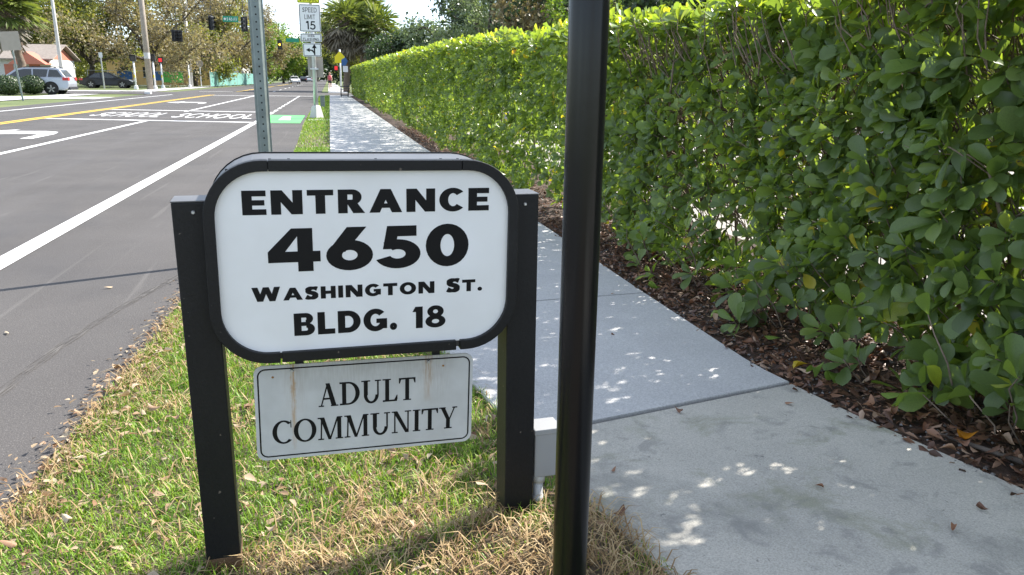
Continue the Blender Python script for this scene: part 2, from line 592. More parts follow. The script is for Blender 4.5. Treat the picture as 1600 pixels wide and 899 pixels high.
sheet('ground', [(-1500, -60), (1500, -60), (1500, 3000), (-1500, 3000)], -.03, 'far_ground')
YS = list(np.linspace(-6, 8, 57)) + list(np.linspace(8.5, 57, 50))
ribbon('verge', YS, lambda y: interp(ROAD_E, y) - .12, lambda y: interp(WALK_L, y) + .03, -.004, 'soil')
ribbon('mulch_bed', YS, lambda y: interp(WALK_R, y) - .03, lambda y: interp(HEDGE_F, y) + 1.25, -.004, 'mulch')
ribbon('parking_lot', YS, lambda y: interp(HEDGE_F, y) + 1.2, lambda y: 16, -.012, 'lot_paving')
road = MB()
p = []
for y in YS:
    p += [(-11.6, y, 0), (float(interp(ROAD_E, y)) + .018 * math.sin(y * 7.3) + .012 * math.sin(y * 17.1), y, 0)]
nn = len(p)
f = [(2 * i, 2 * i + 1, 2 * i + 3, 2 * i + 2) for i in range(len(YS) - 1)]
p += [(-70, 57.0, 0), (-11.6, 57.0, 0), (-.66, 57.0, 0), (60, 57.0, 0), (60, 66, 0), (-.66, 66, 0), (-11.6, 66, 0), (-70, 66, 0), (-.8, 700, 0), (-11.8, 700, 0)]
f += [(nn, nn + 1, nn + 6, nn + 7), (nn + 1, nn + 2, nn + 5, nn + 6), (nn + 2, nn + 3, nn + 4, nn + 5), (nn + 6, nn + 5, nn + 8, nn + 9)]
road = road.add(p, f).build('road', 'asphalt')
road['kind'] = 'structure'
Zp = .004


def line(name, x0, y0, x1, y1, w, material='road_paint', z=Zp):
    d = Vector((x1 - x0, y1 - y0)).normalized()
    q = Vector((-d.y, d.x)) * w / 2
    return sheet(name, [(x0 + q.x, y0 + q.y), (x0 - q.x, y0 - q.y), (x1 - q.x, y1 - q.y), (x1 + q.x, y1 + q.y)], z, material, road)


line('edge_line', -2.16, -2, -1.97, 22.0, .15)
line('edge_line', -1.97, 22.0, -1.93, 26.6, .13)
for k in range(12):
    line('edge_dash', -1.93, 27.2 + 2.3 * k, -1.92, 28.5 + 2.3 * k, .11)
line('lane_line', -5.02, 0, -4.82, 23.1, .12)
line('lane_line', -4.81, 28.9, -4.70, 55.5, .12)
for k in range(9):
    line('lane_dash', -4.6, 70 + 9 * k, -4.6, 73 + 9 * k, .13)
line('centre_line', -7.93, 5, -7.42, 56, .11, 'yellow_paint')
line('centre_line', -8.15, 5, -7.64, 56, .11, 'yellow_paint')
line('centre_line', -7.3, 68, -7.0, 160, .2, 'yellow_paint')
line('far_edge_line', -10.7, 10, -10.0, 56, .13)
line('crossing_bar', -7.6, 24.2, -1.9, 22.15, .28)
line('crossing_bar', -7.55, 30.7, -1.9, 28.6, .28)
line('stop_bar', -7.3, 54.6, -1.0, 53.9, .45)
line('stop_bar', -10.2, 68.5, -7.6, 68.5, .45)
sheet('bike_lane_box', [(-1.86, 22.0), (-.80, 21.8), (-.80, 26.3), (-1.86, 26.6)], Zp, 'green_paint', road)
sheet('bike_lane_mark', [(-1.45, 23.4), (-1.12, 23.4), (-1.2, 25.6), (-1.42, 25.6)], Zp * 2, 'road_paint', road)
for ax, ay, s in ((-6.12, 15.9, 1), (-6.15, 37.0, 1)):
    # left-turn arrow: stem along the road, bending to a head on the left
    st = MB()
    ol = [(.42, .6), (.64, .6), (.64, 1.9), (.52, 2.5), (.2, 2.8), (-.5, 2.85), (-.5, 3.4), (-1.2, 2.4), (-.5, 1.4), (-.5, 1.95), (.2, 1.95), (.40, 1.7)]
    st.add([(ax + q[0], ay + q[1], Zp) for q in ol], [tuple(range(len(ol)))])
    st.build('turn_arrow', 'road_paint', road)

# walk: one slab per joint
walk = empty('sidewalk', (0, 0, 0), kind='structure')
joints = [-3.4, -.6, 2.44, 3.93, 5.4, 6.9, 8.4, 9.9, 11.4, 12.9, 14.4, 15.9] + [17.4 + 1.5 * k for k in range(27)]
for i in range(len(joints) - 1):
    y0, y1 = joints[i], joints[i + 1]
    gap = .011 if i in (1, 2) else .004
    sk = .29 * .86 if i < 2 else .12
    b = MB()
    N = 10 if y1 < 10 else 3
    top, low = [], []
    zt = .016 if i >= 2 else .012

    def P(y, side, first, last):
        t = interp(WALK_L, y) if side == 0 else interp(WALK_R, y)
        return float(t), y
    rows = []
    for k in range(N + 1):
        y = y0 + gap + (y1 - y0 - 2 * gap) * k / N
        sky0 = (.29 if i == 2 else .12) * (1 - k / N) + (.29 if i == 1 else .12) * k / N
        xl, xr = float(interp(WALK_L, y)), float(interp(WALK_R, y))
        rows.append(((xl, y - sky0 * .35), (xr, y + sky0 * .55)))
    v, f = [], []
    e = .006
    for (a, c) in rows:
        v += [(a[0], a[1], -.08), (a[0], a[1], zt - e), (a[0] + e, a[1], zt), (c[0] - e, c[1], zt), (c[0], c[1], zt - e), (c[0], c[1], -.08)]
    for k in range(N):
        for j in range(5):
            f.append((6 * k + j, 6 * k + j + 1, 6 * k + 7 + j, 6 * k + 6 + j))
    for k in (0, N):
        q = tuple(6 * k + j for j in range(6))
        f.append(q if k else tuple(reversed(q)))
    # recess the first and last row a touch so that the joint edge is rounded
    b.add(v, f)
    b.build('slab', 'concrete_old' if i < 2 else 'concrete_new', walk)
ribbon('joint_bed', YS, lambda y: interp(WALK_L, y) + .004, lambda y: interp(WALK_R, y) - .004, -.022, 'joint_fill', walk)
line_ = MB().box(-.62, .0, 23.2, 23.75, -.03, .012).build('crossing_pad', 'concrete_new', walk)
MB().box(-.66, 1.6, 55.6, 56.9, -.03, .010).build('kerb_ramp', 'concrete_new', walk)
# far side of the cross street and the left-hand walk
for nm, q in (('far_sidewalk', [(-.1, 66.6), (1.5, 66.6), (1.3, 180), (-.2, 180)]),
              ('far_sidewalk', [(-16.2, 20), (-14.6, 20), (-14.3, 56), (-16.0, 56)]),
              ('far_sidewalk', [(-15.6, 67), (-13.2, 67), (-12.8, 190), (-14.4, 190)]),
              ('driveway', [(-60, 46.6), (-11.6, 44.2), (-11.6, 48.5), (-60, 53.2)])):
    sheet(nm, q, .002 if nm == 'far_sidewalk' else -.004, 'concrete_new')
sheet('corner_paving', [(-40, 66.6), (-15.7, 66.6), (-15.7, 70.5), (-40, 70.5)], -.002, 'concrete_new')
MB().box(-12.0, -11.62, 57.5, 57.9, 0, .14, .02).build('kerb_end', 'road_paint')['kind'] = 'structure'

# ------------------------------------------------------------------ lettering: ribbons on a panel


def ring(cx, cy, rx, ry, wx, wy, a0=0, a1=360, n=28):
    out = []
    for k in range(n + 1):
        a = R(a0 + (a1 - a0) * k / n)
        c, s_ = math.cos(a), math.sin(a)
        out.append(((cx + rx * c, cy + ry * s_), (cx + (rx - wx) * c, cy + (ry - wy) * s_)))
    return out


def bar(x0, y0, x1, y1):
    return [((x0, y0), (x0, y1)), ((x1, y0), (x1, y1))]


def para(x0, x1, y0, x2, x3, y1):
    return [((x0, y0), (x1, y0)), ((x2, y1), (x3, y1))]


def brush(pts, w, n=7):
    """ribbon along a smooth path, w horizontal/vertical widths"""
    P_ = [Vector(p) for p in pts]
    P_ = [P_[0] * 2 - P_[1]] + P_ + [P_[-1] * 2 - P_[-2]]
    c = []
    for i in range(1, len(P_) - 2):
        a, b, d, e = P_[i - 1:i + 3]
        for k in range(n):
            t = k / n
            c.append(.5 * ((2 * b) + (d - a) * t + (2 * a - 5 * b + 4 * d - e) * t * t + (3 * b - a - 3 * d + e) * t ** 3))
    c.append(P_[-2])
    out = []
    for i, q in enumerate(c):
        d = (c[min(i + 1, len(c) - 1)] - c[max(i - 1, 0)]).normalized()
        nrm = Vector((-d.y, d.x))
        ww = abs(nrm.x) * w[0] + abs(nrm.y) * w[1]
        out.append((q + nrm * ww / 2, q - nrm * ww / 2))
    return out


def sans(ch, v, h):
    """(advance width, ribbons) of a heavy sans capital of height 1; v, h = stem and bar weight"""
    S = {}
    if ch == 'E': return .86, [bar(0, 0, v, 1), bar(v, 0, .86, h), bar(v, .5 - h * .47, .80, .5 + h * .47), bar(v, 1 - h, .86, 1)]
    if ch == 'F': return .80, [bar(0, 0, v, 1), bar(v, .5 - h * .55, .74, .5 + h * .4), bar(v, 1 - h, .80, 1)]
    if ch == 'L': return .78, [bar(0, 0, v, 1), bar(v, 0, .78, h)]
    if ch == 'I': return v, [bar(0, 0, v, 1)]
    if ch == 'H': return 1.0, [bar(0, 0, v, 1), bar(1 - v, 0, 1, 1), bar(v, .5 - h / 2, 1 - v, .5 + h / 2)]
    if ch == 'T': return .98, [bar(0, 1 - h, .98, 1), bar(.49 - v / 2, 0, .49 + v / 2, 1 - h)]
    if ch == 'N': return 1.15, [bar(0, 0, v, 1), bar(1.15 - v, 0, 1.15, 1), para(.74, 1.15, 0, 0, .41, 1)]
    if ch == 'A': return 1.28, [para(0, v * 1.12, 0, .64 - v * .56, .64 + v * .56, 1), para(1.28 - v * 1.12, 1.28, 0, .64 - v * .56, .64 + v * .56, 1), bar(.3, .2, .98, .2 + h * .8)]
    if ch == 'M': return 1.3, [bar(0, 0, v, 1), bar(1.3 - v, 0, 1.3, 1), para(.65 - v * .5, .65 + v * .5, .1, 0, v, 1), para(.65 - v * .5, .65 + v * .5, .1, 1.3 - v, 1.3, 1)]
    if ch == 'W': return 1.62, [para(.30, .30 + v, 0, 0, v * 1.05, 1), para(.30, .30 + v, 0, .81 - v * .5, .81 + v * .5, 1), para(1.32 - v, 1.32, 0, .81 - v * .5, .81 + v * .5, 1), para(1.32 - v, 1.32, 0, 1.62 - v * 1.05, 1.62, 1)]
    if ch == 'Y': return 1.0, [para(.5 - v / 2, .5 + v / 2, .4, 0, v * 1.1, 1), para(.5 - v / 2, .5 + v / 2, .4, 1 - v * 1.1, 1, 1), bar(.5 - v / 2, 0, .5 + v / 2, .42)]
    if ch == 'V': return 1.1, [para(.55 - v * .5, .55 + v * .5, 0, 0, v * 1.1, 1), para(.55 - v * .5, .55 + v * .5, 0, 1.1 - v * 1.1, 1.1, 1)]
    if ch == 'O': return 1.16, [ring(.58, .5, .58, .52, v, h)]
    if ch == 'C': return 1.02, [ring(.56, .5, .56, .52, v, h, 42, 318)]
    if ch == 'G': return 1.10, [ring(.56, .5, .56, .52, v, h, 42, 345), bar(.60, .36, 1.10, .36 + h * .85), bar(1.10 - v * .85, .1, 1.10, .36)]
    if ch == 'D': return 1.04, [bar(0, 0, v, 1), ring(.46, .5, .58, .5, v, h, -90, 90), bar(v, 0, .47, h), bar(v, 1 - h, .47, 1)]
    if ch == 'P': return .88, [bar(0, 0, v, 1), ring(.54, .68, .36, .32, v * .95, h * .9, -90, 90), bar(v, 1 - h * .9, .55, 1), bar(v, .36, .55, .36 + h * .9)]
    if ch == 'R': return 1.02, [bar(0, 0, v, 1), ring(.54, .68, .36, .32, v * .95, h * .9, -90, 90), bar(v, 1 - h * .9, .55, 1), bar(v, .36, .55, .36 + h * .9), para(1.02 - v * 1.25, 1.02, 0, .34, .34 + v * 1.1, .42)]
    if ch == 'B': return .92, [bar(0, 0, v, 1), ring(.52, .745, .33, .255, v * .9, h * .85, -90, 90), ring(.54, .28, .38, .28, v * .95, h * .9, -90, 90),
                               bar(v, 1 - h * .85, .53, 1), bar(v, .5 - h * .3, .55, .5 + h * .45), bar(v, 0, .55, h * .9)]
    if ch == 'S': return .86, [brush([(.80, .83), (.62, .92 - h * .12), (.36, .90 - h * .1), (.17, .74), (.27, .58), (.56, .46), (.70, .28), (.52, .10 + h * .1), (.26, .10 + h * .05), (.05, .21)], (v * .88, h * .98))]
    if ch == 'U': return 1.0, [bar(0, .45, v, 1), bar(1 - v, .45, 1, 1), ring(.5, .46, .5, .48, v, h, 180, 360)]
    if ch == '.': return .34, [ring(.17, .16, .17, .17, .16, .16)]
    if ch == '0': return 1.0, [ring(.5, .5, .5, .52, v, h)]
    if ch == '1': return .55, [bar(.55 - v, 0, .55, 1), para(.05, .55 - v, .78 - .02, .20, .55 - v, 1)] if v > .2 else [bar(.35, 0, .35 + v, 1), para(.08, .35 + v, .76, .30, .35 + v, 1)]
    if ch == '4': return 1.10, [bar(.62, 0, .62 + v * .95, 1), bar(0, .22, 1.10, .22 + h), para(0, .36, .22 + h, .50, .62 + v * .4, 1)]
    if ch == '6': return 1.02, [ring(.51, .34, .51, .36, v, h * .95), para(.02, .02 + v * 1.15, .42, .46, .46 + v * 1.25, 1)]
    if ch == '5': return .95, [bar(.22, 1 - h, .86, 1), para(.10, .10 + v * .8, .45, .20, .20 + v * .82, 1), ring(.43, .33, .52, .35, v, h * .95, -158, 128)]
    if ch == '8': return .98, [ring(.49, .74, .40, .28, v * .85, h * .8), ring(.49, .28, .49, .30, v * .95, h * .85)]
    if ch == '-': return .5, [bar(0, .4, .5, .4 + h)]
    return .45, []


def serif(ch):
    """roman capital with thick and thin strokes and slab feet"""
    T, t, f = .20, .075, .055

    def foot(x, y, w=.36): return bar(x - w / 2, y, x + w / 2, y + f)
    if ch == 'I': return .38, [bar(.19 - T / 2, 0, .19 + T / 2, 1), foot(.19, 0, .38), foot(.19, 1 - f, .38)]
    if ch == 'L': return .76, [bar(.14, 0, .14 + T, 1), foot(.22, 1 - f, .42), bar(.02, 0, .74, t), para(.60, .76, t, .72, .76, .28)]
    if ch == 'T': return .84, [bar(.42 - T / 2, 0, .42 + T / 2, 1), foot(.42, 0, .40), bar(0, 1 - t, .84, 1), para(.0, .05, .76, .0, .14, 1), para(.79, .84, .76, .70, .84, 1)]
    if ch == 'D': return .98, [bar(.12, 0, .12 + T, 1), ring(.42, .5, .56, .5, T * 1.05, t, -90, 90), bar(.0, 0, .43, t), bar(0, 1 - t, .43, 1)]
    if ch == 'U': return .98, [bar(.13, .35, .13 + T, 1), ring(.50, .36, .37, .38, T * .85, t * 1.3, 180, 360), bar(.79, .36, .87, 1), foot(.23, 1 - f, .44), foot(.83, 1 - f, .30)]
    if ch == 'A': return .94, [para(.08, .15, 0, .40, .47, .98), para(.62, .86, 0, .34, .54, 1), bar(.24, .30, .66, .30 + t), foot(.12, 0, .26), foot(.76, 0, .36)]
    if ch == 'C': return .92, [ring(.52, .5, .52, .52, T * 1.05, t, 48, 315), bar(.84, .68, .88, 1.0)]
    if ch == 'O': return 1.06, [ring(.53, .5, .53, .52, T * 1.05, t)]
    if ch == 'M': return 1.2, [para(.12, .19, 0, .16, .23, 1), bar(.93, 0, .93 + T * .95, 1), para(.50, .64, 0, .10, .32, 1), para(.54, .62, 0, .92, 1.0, 1), foot(.15, 0, .28), foot(1.02, 0, .36), foot(.14, 1 - f, .26), foot(1.05, 1 - f, .26)]
    if ch == 'N': return 1.02, [bar(.14, 0, .21, 1), bar(.80, 0, .87, 1), para(.70, .88, 0, .08, .30, 1), foot(.17, 0, .30), foot(.83, 1 - f, .32), foot(.14, 1 - f, .24)]
    if ch == 'Y': return .92, [bar(.46 - T / 2, 0, .46 + T / 2, .46), para(.36, .56, .44, .06, .28, 1), para(.50, .57, .44, .76, .83, 1), foot(.46, 0, .40), foot(.16, 1 - f, .34), foot(.80, 1 - f, .26)]
    return .35, []


def write(text, x0, x1, z0, z1, parent, depth, font='sans', v=.34, h=.25, track=.14, material='lettering_black', space=.5, small=None, name='letter'):
    """letters between x0 and x1 on a panel; small = height of all but the first letter of each word"""
    items, x = [], 0
    first = True
    for ch in text:
        if ch == ' ':
            x += space
            first = True
            continue
        w, strips = serif(ch) if font == 'serif' else sans(ch, v, h)
        sc = 1 if (first or not small) else small
        items.append((x, sc, strips))
        x += w * sc + track
        first = False
    k = (x1 - x0) / (x - track)
    H = z1 - z0
    for ox, sc, strips in items:
        b = MB()
        for j, st in enumerate(strips):
            b.strip([((x0 + k * (ox + a[0] * sc), z0 + H * a[1] * sc), (x0 + k * (ox + c[0] * sc), z0 + H * c[1] * sc)) for a, c in st], depth + j * .00006)
        b.build(name, material, parent)


# ------------------------------------------------------------------ the entrance sign
SY = math.atan2(.07216, .99739)
sign = empty('entrance_sign', (-.324, 1.784, 0), SY, 'white rounded cabinet sign reading ENTRANCE 4650 on two black posts in the grass', 'sign')


def rrect(x0, x1, z0, z1, r, n=9):
    out = []
    for cx, cz, a0 in ((x1 - r, z1 - r, 0), (x0 + r, z1 - r, 90), (x0 + r, z0 + r, 180), (x1 - r, z0 + r, 270)):
        for k in range(n + 1):
            a = R(a0 + 90 * k / n)
            out.append((cx + r * math.cos(a), cz + r * math.sin(a)))
    return out


for cx, top in ((.020, .907), (.775, .900)):
    w = .0395
    po = MB().box(cx - w, cx + w, 0, .085, -.25, top).build('post', 'black_paint', sign)
    bevel(po, .003)
    pc = MB().box(cx - w - .001, cx + w + .001, -.001, .086, top, top + .0035).build('post_cap', 'sunlit_black', po)  # greyed to paint in the sunlight sheen on the black post top
    bevel(pc, .0015)
    for sx in (0,):
        MB().tube([(cx + .004, -.0005, top - .022), (cx + .004, -.0045, top - .022)], [.0045, .003], 10).build('screw', 'pale_metal', po)
    ft = MB().box(cx - w - .001, cx + w + .001, -.001, .086, -.2, .034 if cx < .3 else .01)
    ft.build('worn_foot', 'raw_wood', po)
pv = Vector((.396, 0, .765))
cab = MB().prism(rrect(-.3495, .3495, -.2265, .2265, .122), -.0255, .165, 'xz').build('cabinet', 'sunlit_black', sign)  # cabinet is black; glancing sun is painted in as grey
cab.location = pv
cab.rotation_euler = (0, R(.9), 0)
bevel(cab, .003)
x0, x1, z0, z1, r_, wd = -.3525, .3525, -.2295, .2295, .125, .0235
bk = MB().prism(rrect(x0, x1, z0, z1, r_), .165, .170, 'xz').build('back_rim', 'black_paint', cab)
fo = rrect(x0, x1, z0, z1, r_, 12)
fi = rrect(x0 + wd, x1 - wd, z0 + wd, z1 - wd, r_ - wd, 12)


def frame_piece(pairs, name='frame_piece'):
    b = MB()
    p = []
    for a, c in pairs:
        p += [(a[0], -.042, a[1]), (c[0], -.042, c[1]), (c[0], -.0265, c[1]), (a[0], -.008, a[1])]
    f = []
    for i in range(len(pairs) - 1):
        for j in range(4):
            f.append((4 * i + j, 4 * i + (j + 1) % 4, 4 * i + 4 + (j + 1) % 4, 4 * i + 4 + j))
    n_ = 4 * (len(pairs) - 1)
    f += [(3, 2, 1, 0), (n_, n_ + 1, n_ + 2, n_ + 3)]
    o = b.add(p, f).build(name, 'black_paint', cab)
    bevel(o, .0015)


N1 = 13
corner = [list(zip(fo[i * N1:(i + 1) * N1], fi[i * N1:(i + 1) * N1])) for i in range(4)]   # TR, TL, BL, BR
g = .0012


def hpair(x, top):
    return ((x, z1 if top else z0), (x, z1 - wd if top else z0 + wd))


frame_piece([hpair(-.215, True)] + corner[1] + corner[2] + [hpair(-.208, False)])
frame_piece([hpair(.213, False)] + corner[3] + corner[0] + [hpair(.214, True)])
frame_piece([hpair(-.215 + g, True), hpair(.214 - g, True)])
frame_piece([hpair(-.208 + .004, False), hpair(.213 - .010, False)])
face = MB().prism(rrect(x0 + .02, x1 - .02, z0 + .02, z1 - .02, r_ - .02), -.030, -.0262, 'xz').build('face_panel', 'white_acrylic', cab)
for sx in (-.30, -.21, -.17, .02, .17, .21, .29):
    zz = .2262 if abs(sx) < .2295 else .2262 - (abs(sx) - .2275) ** 2 * 4.2
    MB().tube([(sx, -.005, zz), (sx, -.005, zz + .004)], .0032, 8).build('screw', 'lettering_black', cab)
D = .0306
write('ENTRANCE', -.272, .281, .1105, .164, face, D, v=.36, h=.235, track=.17)
write('4650', -.224, .233, -.0195, .079, face, D, v=.34, h=.25, track=.12)
write('WASHINGTON ST.', -.263, .268, -.0855, -.0525, face, D, v=.33, h=.255, track=.15, space=.62, small=.88)
write('BLDG. 18', -.175, .178, -.171, -.1175, face, D, v=.33, h=.235, track=.13, space=.55)

# the panel hanging below
hang = MB().prism(rrect(-.265, .265, -.121, .121, .022), .012, .015, 'xz').build('hanging_panel', 'old_sign_white', sign)
hang.location = (.383, 0, .3875)
hang.rotation_euler = (0, R(1.5), 0)
hang['label'] = 'weathered panel reading ADULT COMMUNITY with rust streaks'
o_, i_ = rrect(-.2575, .2575, -.1135, .1135, .019), rrect(-.2540, .2540, -.1100, .1100, .0155)
bl = MB()
bl.strip(list(zip(o_, i_)) + [(o_[0], i_[0])], -.0115)
bl.build('border_line', 'lettering_black', hang)
write('ADULT', -.118, .118, .007, .067, hang, -.0116, 'serif', track=.07)
write('COMMUNITY', -.228, .226, -.080, -.021, hang, -.0116, 'serif', track=.06)
for bx in (-.178, .150):
    MB().tube([(bx, .0115, .106), (bx, .006, .106)], [.0048, .0035], 10).build('bolt', 'pale_metal', hang)
for bx in (-.222, .188):
    MB().tube([(bx, .0117, .092), (bx, .0108, .092)], .0028, 8).build('bolt_hole', 'rust', hang)
for bx in (-.16, .17):
    MB().box(bx - .01, bx + .01, .0155, .02, .09, .17).build('bracket', 'black_paint', hang)
# rust: long streak under each bolt, drawn as a transparent stain in the panel's own material
mt = M['old_sign_white']
n, l = mt.node_tree.nodes, mt.node_tree.links
p = n['Principled BSDF']
src = p.inputs['Base Color'].links[0].from_socket
tcx = n.new('ShaderNodeTexCoord')
sp_ = n.new('ShaderNodeSeparateXYZ')
l.new(tcx.outputs['Object'], sp_.inputs[0])


def mnode(op, a, b=None):
    k = n.new('ShaderNodeMath')
    k.operation = op
    k.use_clamp = False
    for i, v_ in enumerate((a, b)):
        if v_ is None:
            continue
        if isinstance(v_, (int, float)):
            k.inputs[i].default_value = v_
        else:
            l.new(v_, k.inputs[i])
    return k.outputs[0]


wob = n.new('ShaderNodeTexNoise')
wob.inputs['Scale'].default_value = 18
dmap = n.new('ShaderNodeMapping')
dmap.inputs['Scale'].default_value = (260, 1, 24)
l.new(tcx.outputs['Object'], dmap.inputs['Vector'])
drip = n.new('ShaderNodeTexNoise')
drip.inputs['Scale'].default_value = 1
drip.inputs['Detail'].default_value = 4
l.new(dmap.outputs[0], drip.inputs['Vector'])
wobd = mnode('MULTIPLY', mnode('SUBTRACT', wob.outputs['Fac'], .5), .012)
for bx, wd_, ln, amt, cc in ((-.1765, .0065, .21, .95, (.42, .21, .035, 1)), (-.172, .030, .13, .35, (.33, .26, .20, 1)), (.150, .013, .11, .75, (.38, .20, .06, 1)), (.165, .05, .12, .35, (.30, .26, .21, 1)), (-.02, .22, .06, .35, (.30, .28, .25, 1))):
    dx = mnode('ABSOLUTE', mnode('ADD', mnode('SUBTRACT', sp_.outputs[0], bx), wobd))
    fx = mnode('MAXIMUM', mnode('SUBTRACT', 1, mnode('DIVIDE', dx, wd_)), 0)
    fz = mnode('MINIMUM', mnode('MAXIMUM', mnode('DIVIDE', mnode('SUBTRACT', sp_.outputs[2], .108 - ln), ln), 0), 1)
    fac = mnode('MULTIPLY', mnode('MULTIPLY', mnode('POWER', fx, .6), mnode('POWER', fz, .5)), amt)
    fac = mnode('MULTIPLY', fac, mnode('MINIMUM', mnode('MAXIMUM', mnode('MULTIPLY', mnode('SUBTRACT', drip.outputs['Fac'], .34), 4), .25), 1))
    k = n.new('ShaderNodeMix')
    k.data_type = 'RGBA'
    l.new(fac, k.inputs[0])
    l.new(src, k.inputs[6])
    k.inputs[7].default_value = cc
    src = k.outputs[2]
l.new(src, p.inputs['Base Color'])

# electrical box on the right post
eb = empty('junction_box', (-.324 + .855 * .9974, 1.784 + .855 * .0722 + .045, 0), SY, 'grey metal electrical box with conduit mounted low beside the right sign post', 'electrical box')
bevel(MB().box(-.037, .037, -.035, .035, .125, .262).build('housing', 'box_grey', eb), .004)
bevel(MB().box(-.039, .039, -.037, .037, .250, .267).build('lid', 'box_grey', eb), .003)
MB().tube([(-.018, -.012, .128), (-.018, -.012, -.1)], .0135, 14).build('conduit', 'conduit_grey', eb, True)
MB().tube([(-.018, -.012, .132), (-.018, -.012, .105)], .019, 14).build('coupling', 'conduit_grey', eb, True)
MB().tube([(-.018, -.012, .062), (-.018, -.012, .040)], .0155, 14).build('coupling', 'conduit_grey', eb, True)

# black pole in front of the walk
bp = empty('lamp_pole', (.421, 1.293, 0), 0, 'glossy black round metal pole standing in dry grass beside the sidewalk', 'pole')
MB().tube([(0, 0, -.3), (0, 0, .2), (0, 0, 1.2), (0, 0, 3.6)], .0335, 40).build('shaft', 'black_gloss', bp, True)
MB().tube([(0, 0, -.02), (0, 0, .03), (0, 0, .034)], [.055, .055, .04], 32).build('base_collar', 'black_gloss', bp)
MB().tube([(0, 0, 3.6), (0, 0, 3.63), (0, 0, 3.66)], [.04, .04, .01], 32).build('cap', 'black_gloss', bp)

# perforated channel post behind the sign
up = empty('channel_post', (-.425, 5.37, 0), 0, 'green grey perforated steel channel post standing on the verge behind the sign', 'post')
b = MB()
prof = [(-.044, .0), (-.034, .0), (-.020, -.026), (.020, -.026), (.034, 0), (.044, 0), (.044, -.004), (.036, -.004), (.022, -.030), (-.022, -.030), (-.036, -.004), (-.044, -.004)]
b.prism(prof, -.3, 3.3, 'xy')
b.build('channel', 'galvanised', up)
hole = MB().tube([(0, -.0300, 0), (0, -.0306, 0)], .0055, 10).build('hole', 'hole_dark', up)
hole.location = (0, 0, .3)
for k in range(1, 66):
    h2 = hole.copy()
    col.objects.link(h2)
    h2.location = (0, 0, .3 + k * .0445)
# its sign plate is up out of the picture
bevel(MB().prism(rrect(-.15, .15, 2.85, 3.3, .02), -.036, -.033, 'xz').build('plate', 'sign_white', up), .001)

# ------------------------------------------------------------------ grass
def scatter(n, y0, y1, power=1.0):
    """points on the verge, denser towards the camera"""
    u = rng.random(n)
    y = y0 + (y1 - y0) * u ** power
    a, c = interp(ROAD_E, y), interp(WALK_L, y)
    x = a + (c - a) * rng.random(n)
    return np.stack([x, y, np.full(n, -.004)], 1)


def mound(x, y):
    return .050 * np.exp(-(((x - .50) / .20) ** 2 + ((y - 1.74) / .17) ** 2))


mo = MB()
for j_ in range(21):
    for i_ in range(21):
        xx, yy = .5 + (i_ - 10) * .045, 1.74 + (j_ - 10) * .040
        ed = float(interp(WALK_L, yy))
        mo.v.append((min(xx, ed + .01), yy, float(mound(xx, yy)) * min(1, max(0, (ed - xx) / .10)) - .008))
mo.f = [(21 * j_ + i_, 21 * j_ + i_ + 1, 21 * j_ + i_ + 22, 21 * j_ + i_ + 21) for j_ in range(20) for i_ in range(20)]
mo.build('soil_mound', 'soil', None, True)['kind'] = 'structure'


def lift(p):
    ed = np.clip((interp(WALK_L, p[:, 1]) - p[:, 0]) / .10, 0, 1)
    p[:, 2] += mound(p[:, 0], p[:, 1]) * ed
    return p


def dryness(p):
    """0 green .. 1 straw; straw round the right-hand post and by the pole, patchy elsewhere"""
    d = np.exp(-(((p[:, 0] - .48) / .36) ** 2 + ((p[:, 1] - 1.60) / .42) ** 2))
    d2 = np.exp(-(((p[:, 0] + .1) / .35) ** 2 + ((p[:, 1] - 1.75) / .16) ** 2)) * .6
    e = np.clip(1 - (p[:, 0] - interp(ROAD_E, p[:, 1])) / .16, 0, 1) * .55 * (p[:, 1] < 9)
    nz = vnoise(p, 5.5, 1) * .6 + vnoise(p, 14, 2) * .4
    return np.clip(d * 1.25 + d2 + e + (nz - .65) * 1.7, 0, 1)


gp = np.concatenate([scatter(98000, .7, 4.5, 1.15), scatter(26000, 4.5, 14), scatter(26000, 14, 56, .8)])
dr = dryness(gp)
far = np.clip((gp[:, 1] - 4) / 20, 0, 1)
keep = rng.random(len(gp)) > dr * .84 * (1 - far)
gp, dr, far = lift(gp[keep]), dr[keep], far[keep]
n_ = len(gp)
clump = vnoise(gp, 22, 3)
hgt = (.012 + .038 * rng.random(n_) * (.4 + clump)) * (1 - .35 * dr) * (1 + .5 * far)
tint = np.clip(rng.random(n_) * .5 + vnoise(gp, 7, 5) * .22 + dr * .35 * (1 - far) - .08, 0, 1)
tint = np.where(rng.random(n_) < .06 + .35 * dr * (1 - far), .75 + .25 * rng.random(n_), tint)
grass = blades_mesh('grass', gp, hgt, .0019 + .0024 * rng.random(n_) + .012 * far, rng.random(n_) * 6.283, .2 + 1.1 * rng.random(n_), tint, 'grass_blade')
tag(grass, 'patchy green turf grass growing on the verge round the sign', 'grass', kind='stuff')

tp = scatter(42000, .8, 4.6, 1.2)
dt = dryness(tp)
keep = rng.random(len(tp)) < .10 + dt * 1.1
tp, dt = lift(tp[keep]), dt[keep]
n_ = len(tp)
tp[:, 2] += rng.random(n_) * .018 * (.4 + dt)
th = blades_mesh('dry_thatch', tp, .035 + .075 * rng.random(n_), .0022 + .002 * rng.random(n_), rng.random(n_) * 6.283, 1.12 + .42 * rng.random(n_), np.clip(rng.random(n_) * .75 + vnoise(tp, 9, 8) * .4 - .1, 0, 1), 'dry_thatch')
tag(th, 'matted dry straw thatch lying around the sign posts', 'dry grass', kind='stuff')

# ------------------------------------------------------------------ hedge
hedge = empty('hedge', (2.7, 12, 0), 0, 'long tall clipped hedge of rounded leathery green leaves along the sidewalk', 'hedge')


def hz(y, x_off):
    return float(interp(HEDGE_F, y)) + x_off


